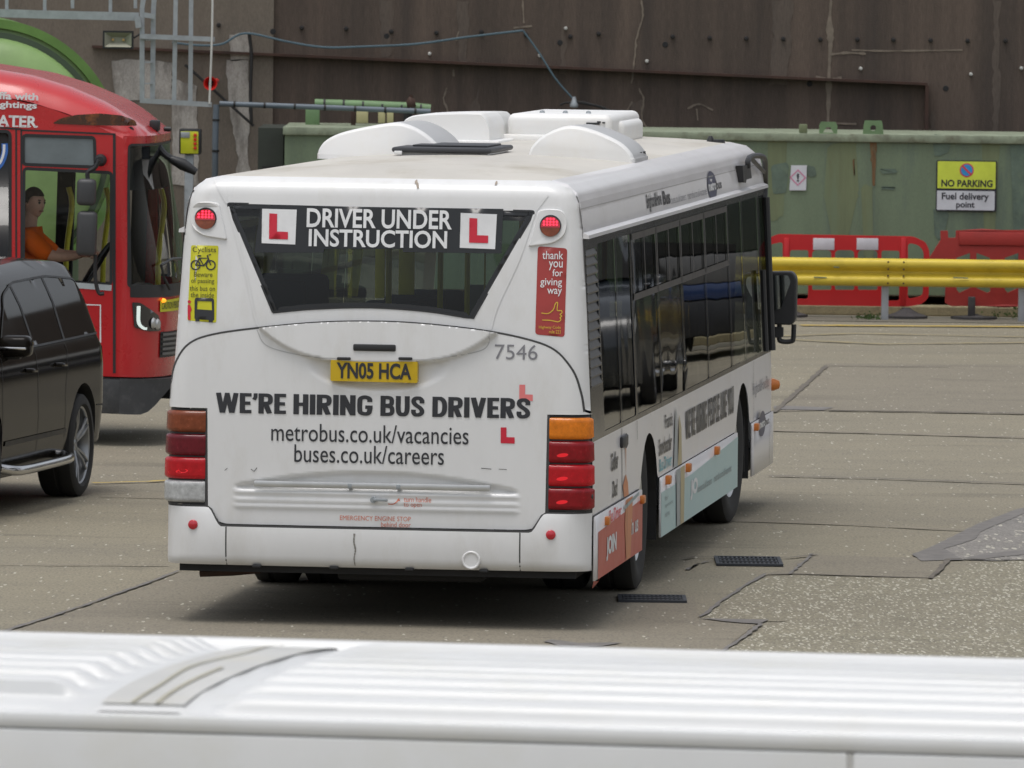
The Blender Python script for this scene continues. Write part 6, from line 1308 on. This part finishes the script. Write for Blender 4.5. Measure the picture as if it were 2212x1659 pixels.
m = MB(); P = [Fq(*Z2(*p)) for p in [(770, 610), (745, 560), (730, 500), (780, 470), (830, 468)]]; m.tube([FR(t, z, .04) for t, z in P], .012, 6); m.build('wiper', BLK, rb)
# ------------------------------------------------------------------ driver
def skinned(name, verts, edges, radii, material, parent, root=0, sub=2):
    me = bpy.data.meshes.new(name); me.from_pydata(verts, edges, []); o = link(name, me, material, parent)
    sk_ = o.modifiers.new('skin', 'SKIN'); sk_.use_smooth_shade = True
    for i, r in enumerate(radii):
        r = r if isinstance(r, tuple) else (r, r); me.skin_vertices[0].data[i].radius = r; me.skin_vertices[0].data[i].use_root = (i == root)
    s_ = o.modifiers.new('sub', 'SUBSURF'); s_.levels = sub; s_.render_levels = sub
    return o
hd = hit(73, 440, RMX, 0, .88); HX, HY, HZ = .88, hd.y, hd.z
dr = empty('person'); WM = RMX @ Matrix.Translation((HX, HY, HZ)); dr.matrix_world = WM
tag(dr, 'bus driver with short dark hair and orange T-shirt at the wheel of the red bus', 'person')
SKN = mat('skin', (.72, .43, .33), .55, var=.08, scale=20); HAIR = mat('dark_hair', (.03, .02, .014), .8, var=.3, scale=40); ORS = mat('orange_shirt', (.95, .17, .012), .8, var=.05, scale=15); TRO = mat('dark_trousers', (.02, .022, .03), .8)
# y forward (towards the bus front), x towards the cab window, origin at the middle of the head
bodyv = [(0, -.12, -.78), (0, -.12, -.6), (0, -.1, -.4), (0, -.07, -.25), (0, -.04, -.17), (0, -.01, -.08), (0, 0, .02),
         (.19, -.03, -.27), (.23, .19, -.41), (.19, .35, -.4), (.17, .41, -.38), (-.19, -.03, -.27), (-.23, .19, -.41), (-.18, .35, -.4), (-.15, .41, -.38),
         (.1, .0, -.8), (.14, .38, -.8), (.14, .44, -1.15), (-.1, .0, -.8), (-.14, .38, -.8), (-.14, .44, -1.15)]
be = [(0, 1), (1, 2), (2, 3), (3, 4), (4, 5), (5, 6), (3, 7), (7, 8), (8, 9), (9, 10), (3, 11), (11, 12), (12, 13), (13, 14), (0, 15), (15, 16), (16, 17), (0, 18), (18, 19), (19, 20)]
br = [(.15, .11), (.14, .1), (.16, .11), (.13, .09), .055, .055, .06, .07, .05, .036, .028, .07, .05, .036, .028, .08, .065, .05, .08, .065, .05]
skinned('body', bodyv, be, br, SKN, dr)
bm = bmesh.new(); bmesh.ops.create_uvsphere(bm, u_segments=32, v_segments=24, radius=1)
for v in bm.verts:
    x, y, z = v.co; v.co = Vector((x*.076*(1-.18*max(0, -z)), y*.098*(1-.12*max(0, -z)), z*.12))
    if y > .5: v.co.y += .022*math.exp(-((x/.16)**2+((z+.12)/.16)**2)); v.co.y -= .008*math.exp(-(((abs(x)-.38)/.14)**2+((z-.1)/.1)**2)); v.co.y += .008*math.exp(-((z-.25)/.1)**2); v.co.y += .006*math.exp(-((x/.3)**2+((z+.48)/.07)**2)); v.co.y += .012*math.exp(-((x/.3)**2+((z+.8)/.15)**2))
me = bpy.data.meshes.new('head'); bm.to_mesh(me); bm.free(); me.polygons.foreach_set('use_smooth', [True]*len(me.polygons)); head = link('head', me, SKN, dr); head.rotation_euler = (0, 0, -R_(38))
m = MB()
for s in (1, -1): m.lathe([(0, .012), (.02, .008), (.026, 0), (.02, -.008)], (s*.074, -.012, -.005), (s, -.3, 0), 14)
m.build('ears', SKN, head)
for s in (1, -1): m = MB(); m.lathe([(0, .008), (.008, .006), (.012, 0)], (s*.029, .09, .012), (0, 1, 0), 10); m.build('eye', mat('eye_dark', (.03, .02, .015), .3) if 'eye_dark' not in bpy.data.materials else bpy.data.materials['eye_dark'], head); m = MB(); m.tube([(s*.016, .097, .03), (s*.042, .087, .032)], .004, 6); m.build('eyebrow', HAIR, head)
m = MB(); m.tube([(-.022, .088, -.056), (0, .096, -.055), (.022, .088, -.056)], .0045, 6); m.build('mouth', mat('lips', (.3, .1, .09), .5), head)
V = []; F = []
for i in range(13):
    for k in range(32):
        a = 2*math.pi*k/32; fr = math.sin(a); low = .46 if fr > .45 else (-.3 if fr < -.1 else -.3+(fr+.1)/.55*.76); el = math.pi/2-(math.pi/2-math.asin(low))*i/12; r = 1.09+random.uniform(-.012, .012)
        V.append((.078*r*math.cos(el)*math.cos(a), .1*r*math.cos(el)*math.sin(a)-.004, .122*r*math.sin(el)+.002))
for i in range(12):
    for k in range(32): F.append((i*32+k, i*32+(k+1) % 32, (i+1)*32+(k+1) % 32, (i+1)*32+k))
m = MB(); m.add(V, F, True); m.build('hair', HAIR, head)
sv_ = [(0, -.06, -.76), (0, -.05, -.6), (0, -.04, -.42), (0, -.03, -.27), (0, -.035, -.19), (.19, -.02, -.27), (.225, .1, -.36), (.23, .18, -.41), (-.19, -.02, -.27), (-.225, .1, -.36), (-.23, .18, -.41)]
skinned('shirt', sv_, [(0, 1), (1, 2), (2, 3), (3, 4), (3, 5), (5, 6), (6, 7), (3, 8), (8, 9), (9, 10)], [(.17, .16), (.17, .155), (.19, .155), (.155, .13), .075, .095, .08, .074, .088, .072, .07], ORS, dr)
skinned('trousers', [bodyv[0]]+bodyv[15:21], [(0, 1), (1, 2), (2, 3), (0, 4), (4, 5), (5, 6)], [(.17, .13), .095, .08, .065, .095, .08, .065], TRO, dr)
for s in (1, -1):
    hx, hy, hz = (.17, .42, -.38) if s > 0 else (-.15, .42, -.38); hv = [(hx, hy, hz), (hx-s*.005, hy+.045, hz+.005)]; e = [(0, 1)]; r = [(.03, .02), (.036, .016)]
    for k in range(4):
        dx = (k-1.5)*.019; i = len(hv); L_ = (.9, 1.05, 1.0, .8)[k]; hv += [(hx+dx, hy+.085*L_, hz+.012), (hx+dx, hy+.105*L_, hz-.015), (hx+dx, hy+.09*L_, hz-.035)]; e += [(1, i), (i, i+1), (i+1, i+2)]; r += [.0095, .009, .008]
    i = len(hv); hv += [(hx-s*.04, hy+.03, hz-.01), (hx-s*.05, hy+.06, hz-.02)]; e += [(0, i), (i, i+1)]; r += [.012, .01]
    skinned('hand', hv, e, r, SKN, dr, 0, 1)
st = empty('cab_seat'); st.parent = rb; st.location = (HX, HY, HZ)
m = MB(); m.rbox(-.24, .24, -.3, -.22, -.75, -.02, .04); m.rbox(-.24, .24, -.25, .25, -.98, -.86, .04); m.rbox(-.12, .12, -.29, -.23, -.02, .16, .03); m.build('seat_cushions', SEAT, st)
# ------------------------------------------------------------------ white ribbed vehicle roof in the foreground
vp = hit(1106, 1591, None, 1, 19.0)
VYAW = -R_(10); zE = vp.z
vn = empty('panel_van', (vp.x, vp.y, 0), VYAW); tag(vn, 'white van roof with long ribs across the bottom foreground, out of focus', 'van')
VX0, VX1, VWD = -2.2, 3.0, 1.62
VWT = mat('van_white', (.66, .67, .67), .4, var=.03, coat=.15, dirt=(.58, .57, .5), dscale=1.8, damt=.45); VGR = mat('van_grey_strip', (.54, .54, .52), .45, var=.08, dirt=(.54, .52, .44), dscale=4, damt=.6)
sa_ = hit(300, 1540, emat((vp.x, vp.y, 0), VYAW), 2, zE).x; sb2 = hit(560, 1420, emat((vp.x, vp.y, 0), VYAW), 2, zE+.05).x
VGS = mat('groove_shade', (.27, .27, .25), .7, var=.2, scale=2, dirt=(.5, .5, .48), dscale=2, damt=.5)  # grey for strips along the roof grooves, painting in the shade between ribs
def bandc(v): return sa_+.06+.13*(v/VWD)+.03*math.sin(math.pi*v/VWD)                     # centre of the cross band
def vz(u, v):
    t = v/VWD; z = zE+.085*math.sqrt(max(0, 1-(2*t-1)**2))-.0
    rib = 0
    for k in range(12):
        c = .07+k*.118
        rib = max(rib, math.exp(-((v-c)/.036)**8))
    c0_ = bandc(v); m1 = sstep(.16, .24, u-c0_) if u > c0_ else sstep(.17, .26, c0_-u); m1 *= 1-sstep(VX1-.3, VX1-.1, u)
    m1 = max(m1, sstep(1.3, 1.36, v)); rib = max(rib, sstep(1.36, 1.4, v))
    z += .036*rib*m1*(1 if not (u < c0_ and v < .16) else .2)
    z += .012*(1-sstep(.1, .125, abs(u-c0_)))*(1-sstep(1.3, 1.34, v))
    return z
def grid(name, us, vs, f, mt, par):
    V = [f(u, v) for v in vs for u in us]; n = len(us); F = [(j*n+i, j*n+i+1, (j+1)*n+i+1, (j+1)*n+i) for j in range(len(vs)-1) for i in range(n-1)]; m = MB(); m.add(V, F, True); return m.build(name, mt, par)
us = [VX0+(VX1-VX0)*i/200 for i in range(201)]; vs = [.02+(VWD-.04)*j/190 for j in range(191)]
grid('roof', us, vs, lambda u, v: (u, v, vz(u, v)), VWT, vn)
grid('roof_band', [-.1+.2*i/8 for i in range(9)], [v for v in vs[4:] if v < 1.33], lambda u, v: (bandc(v)+u, v, vz(bandc(v), v)+.004), VGR, vn)
m = MB(); Q = [(bandc(v)-.03+.012*math.sin(v*9), v) for v in vs[4:] if v < 1.31]; m.add(*ribbon(Q, .01, lambda u, v: (u, v, vz(bandc(v), v)+.008))); Q = [(bandc(v)+.035, v) for v in vs[4:60]]; m.add(*ribbon(Q, .012, lambda u, v: (u, v, vz(bandc(v), v)+.008))); m.build('sealant_line', mat('old_sealant', (.42, .4, .32), .7), vn)
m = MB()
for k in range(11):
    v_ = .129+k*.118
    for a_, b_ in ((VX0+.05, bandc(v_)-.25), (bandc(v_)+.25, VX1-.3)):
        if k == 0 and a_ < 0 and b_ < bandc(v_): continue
        Q = subdiv([(a_, v_), (b_, v_)], .1, False); m = MB(); m.add(*ribbon(Q, .034, (lambda vc: lambda u, v: (u, v, vz(u, vc)+.005))(v_), jit=.05)); m.build('groove_shade', VGS, vn)
m = MB(); m.rbox(VX0, VX1, -.03, .05, zE-.012, zE+.028, .012); m.build('roof_gutter', VWT, vn)
sx_ = hit(1835, 1630, emat((vp.x, vp.y, 0), VYAW), 1, -.04).x
m = MB(); m.rbox(VX0, sx_-.006, -.03, .02, zE-.6, zE-.013, .006); m.rbox(sx_+.006, VX1, -.03, .02, zE-.6, zE-.013, .006); m.rbox(VX0, VX1, -.09, .02, .35, zE-.61, .04); m.build('near_side', VWT, vn)
m = MB(); m.box(sx_-.0058, sx_+.0058, -.026, .01, zE-.6, zE-.014); m.build('door_seam', VGR, vn)
m = MB(); m.rbox(VX0, VX1, VWD-.03, VWD+.03, .35, zE, .01); m.rbox(VX0-.03, VX0-.002, 0, VWD, .35, zE-.02, .01); m.rbox(VX1+.002, VX1+.05, 0, VWD, .35, zE-.02, .01); m.build('far_body_sides', VWT, vn)
for x in (VX0+.7, VX1-.8):
    for y, s in ((.06, -1), (VWD-.06, 1)):
        w_ = empty('wheel', (x, y, .33), R_(90)); w_.parent = vn; m = MB(); m.lathe([(.2, -.09), (.31, -.1), (.33, -.07), (.33, .07), (.31, .1), (.2, .09)], (0, 0, 0), (1, 0, 0), 32); m.build('tyre', RUB, w_); m = MB(); m.lathe([(.2, .08*s), (.1, .05*s), (0, .06*s)], (0, 0, 0), (1, 0, 0), 24); m.build('rim', ALU, w_)
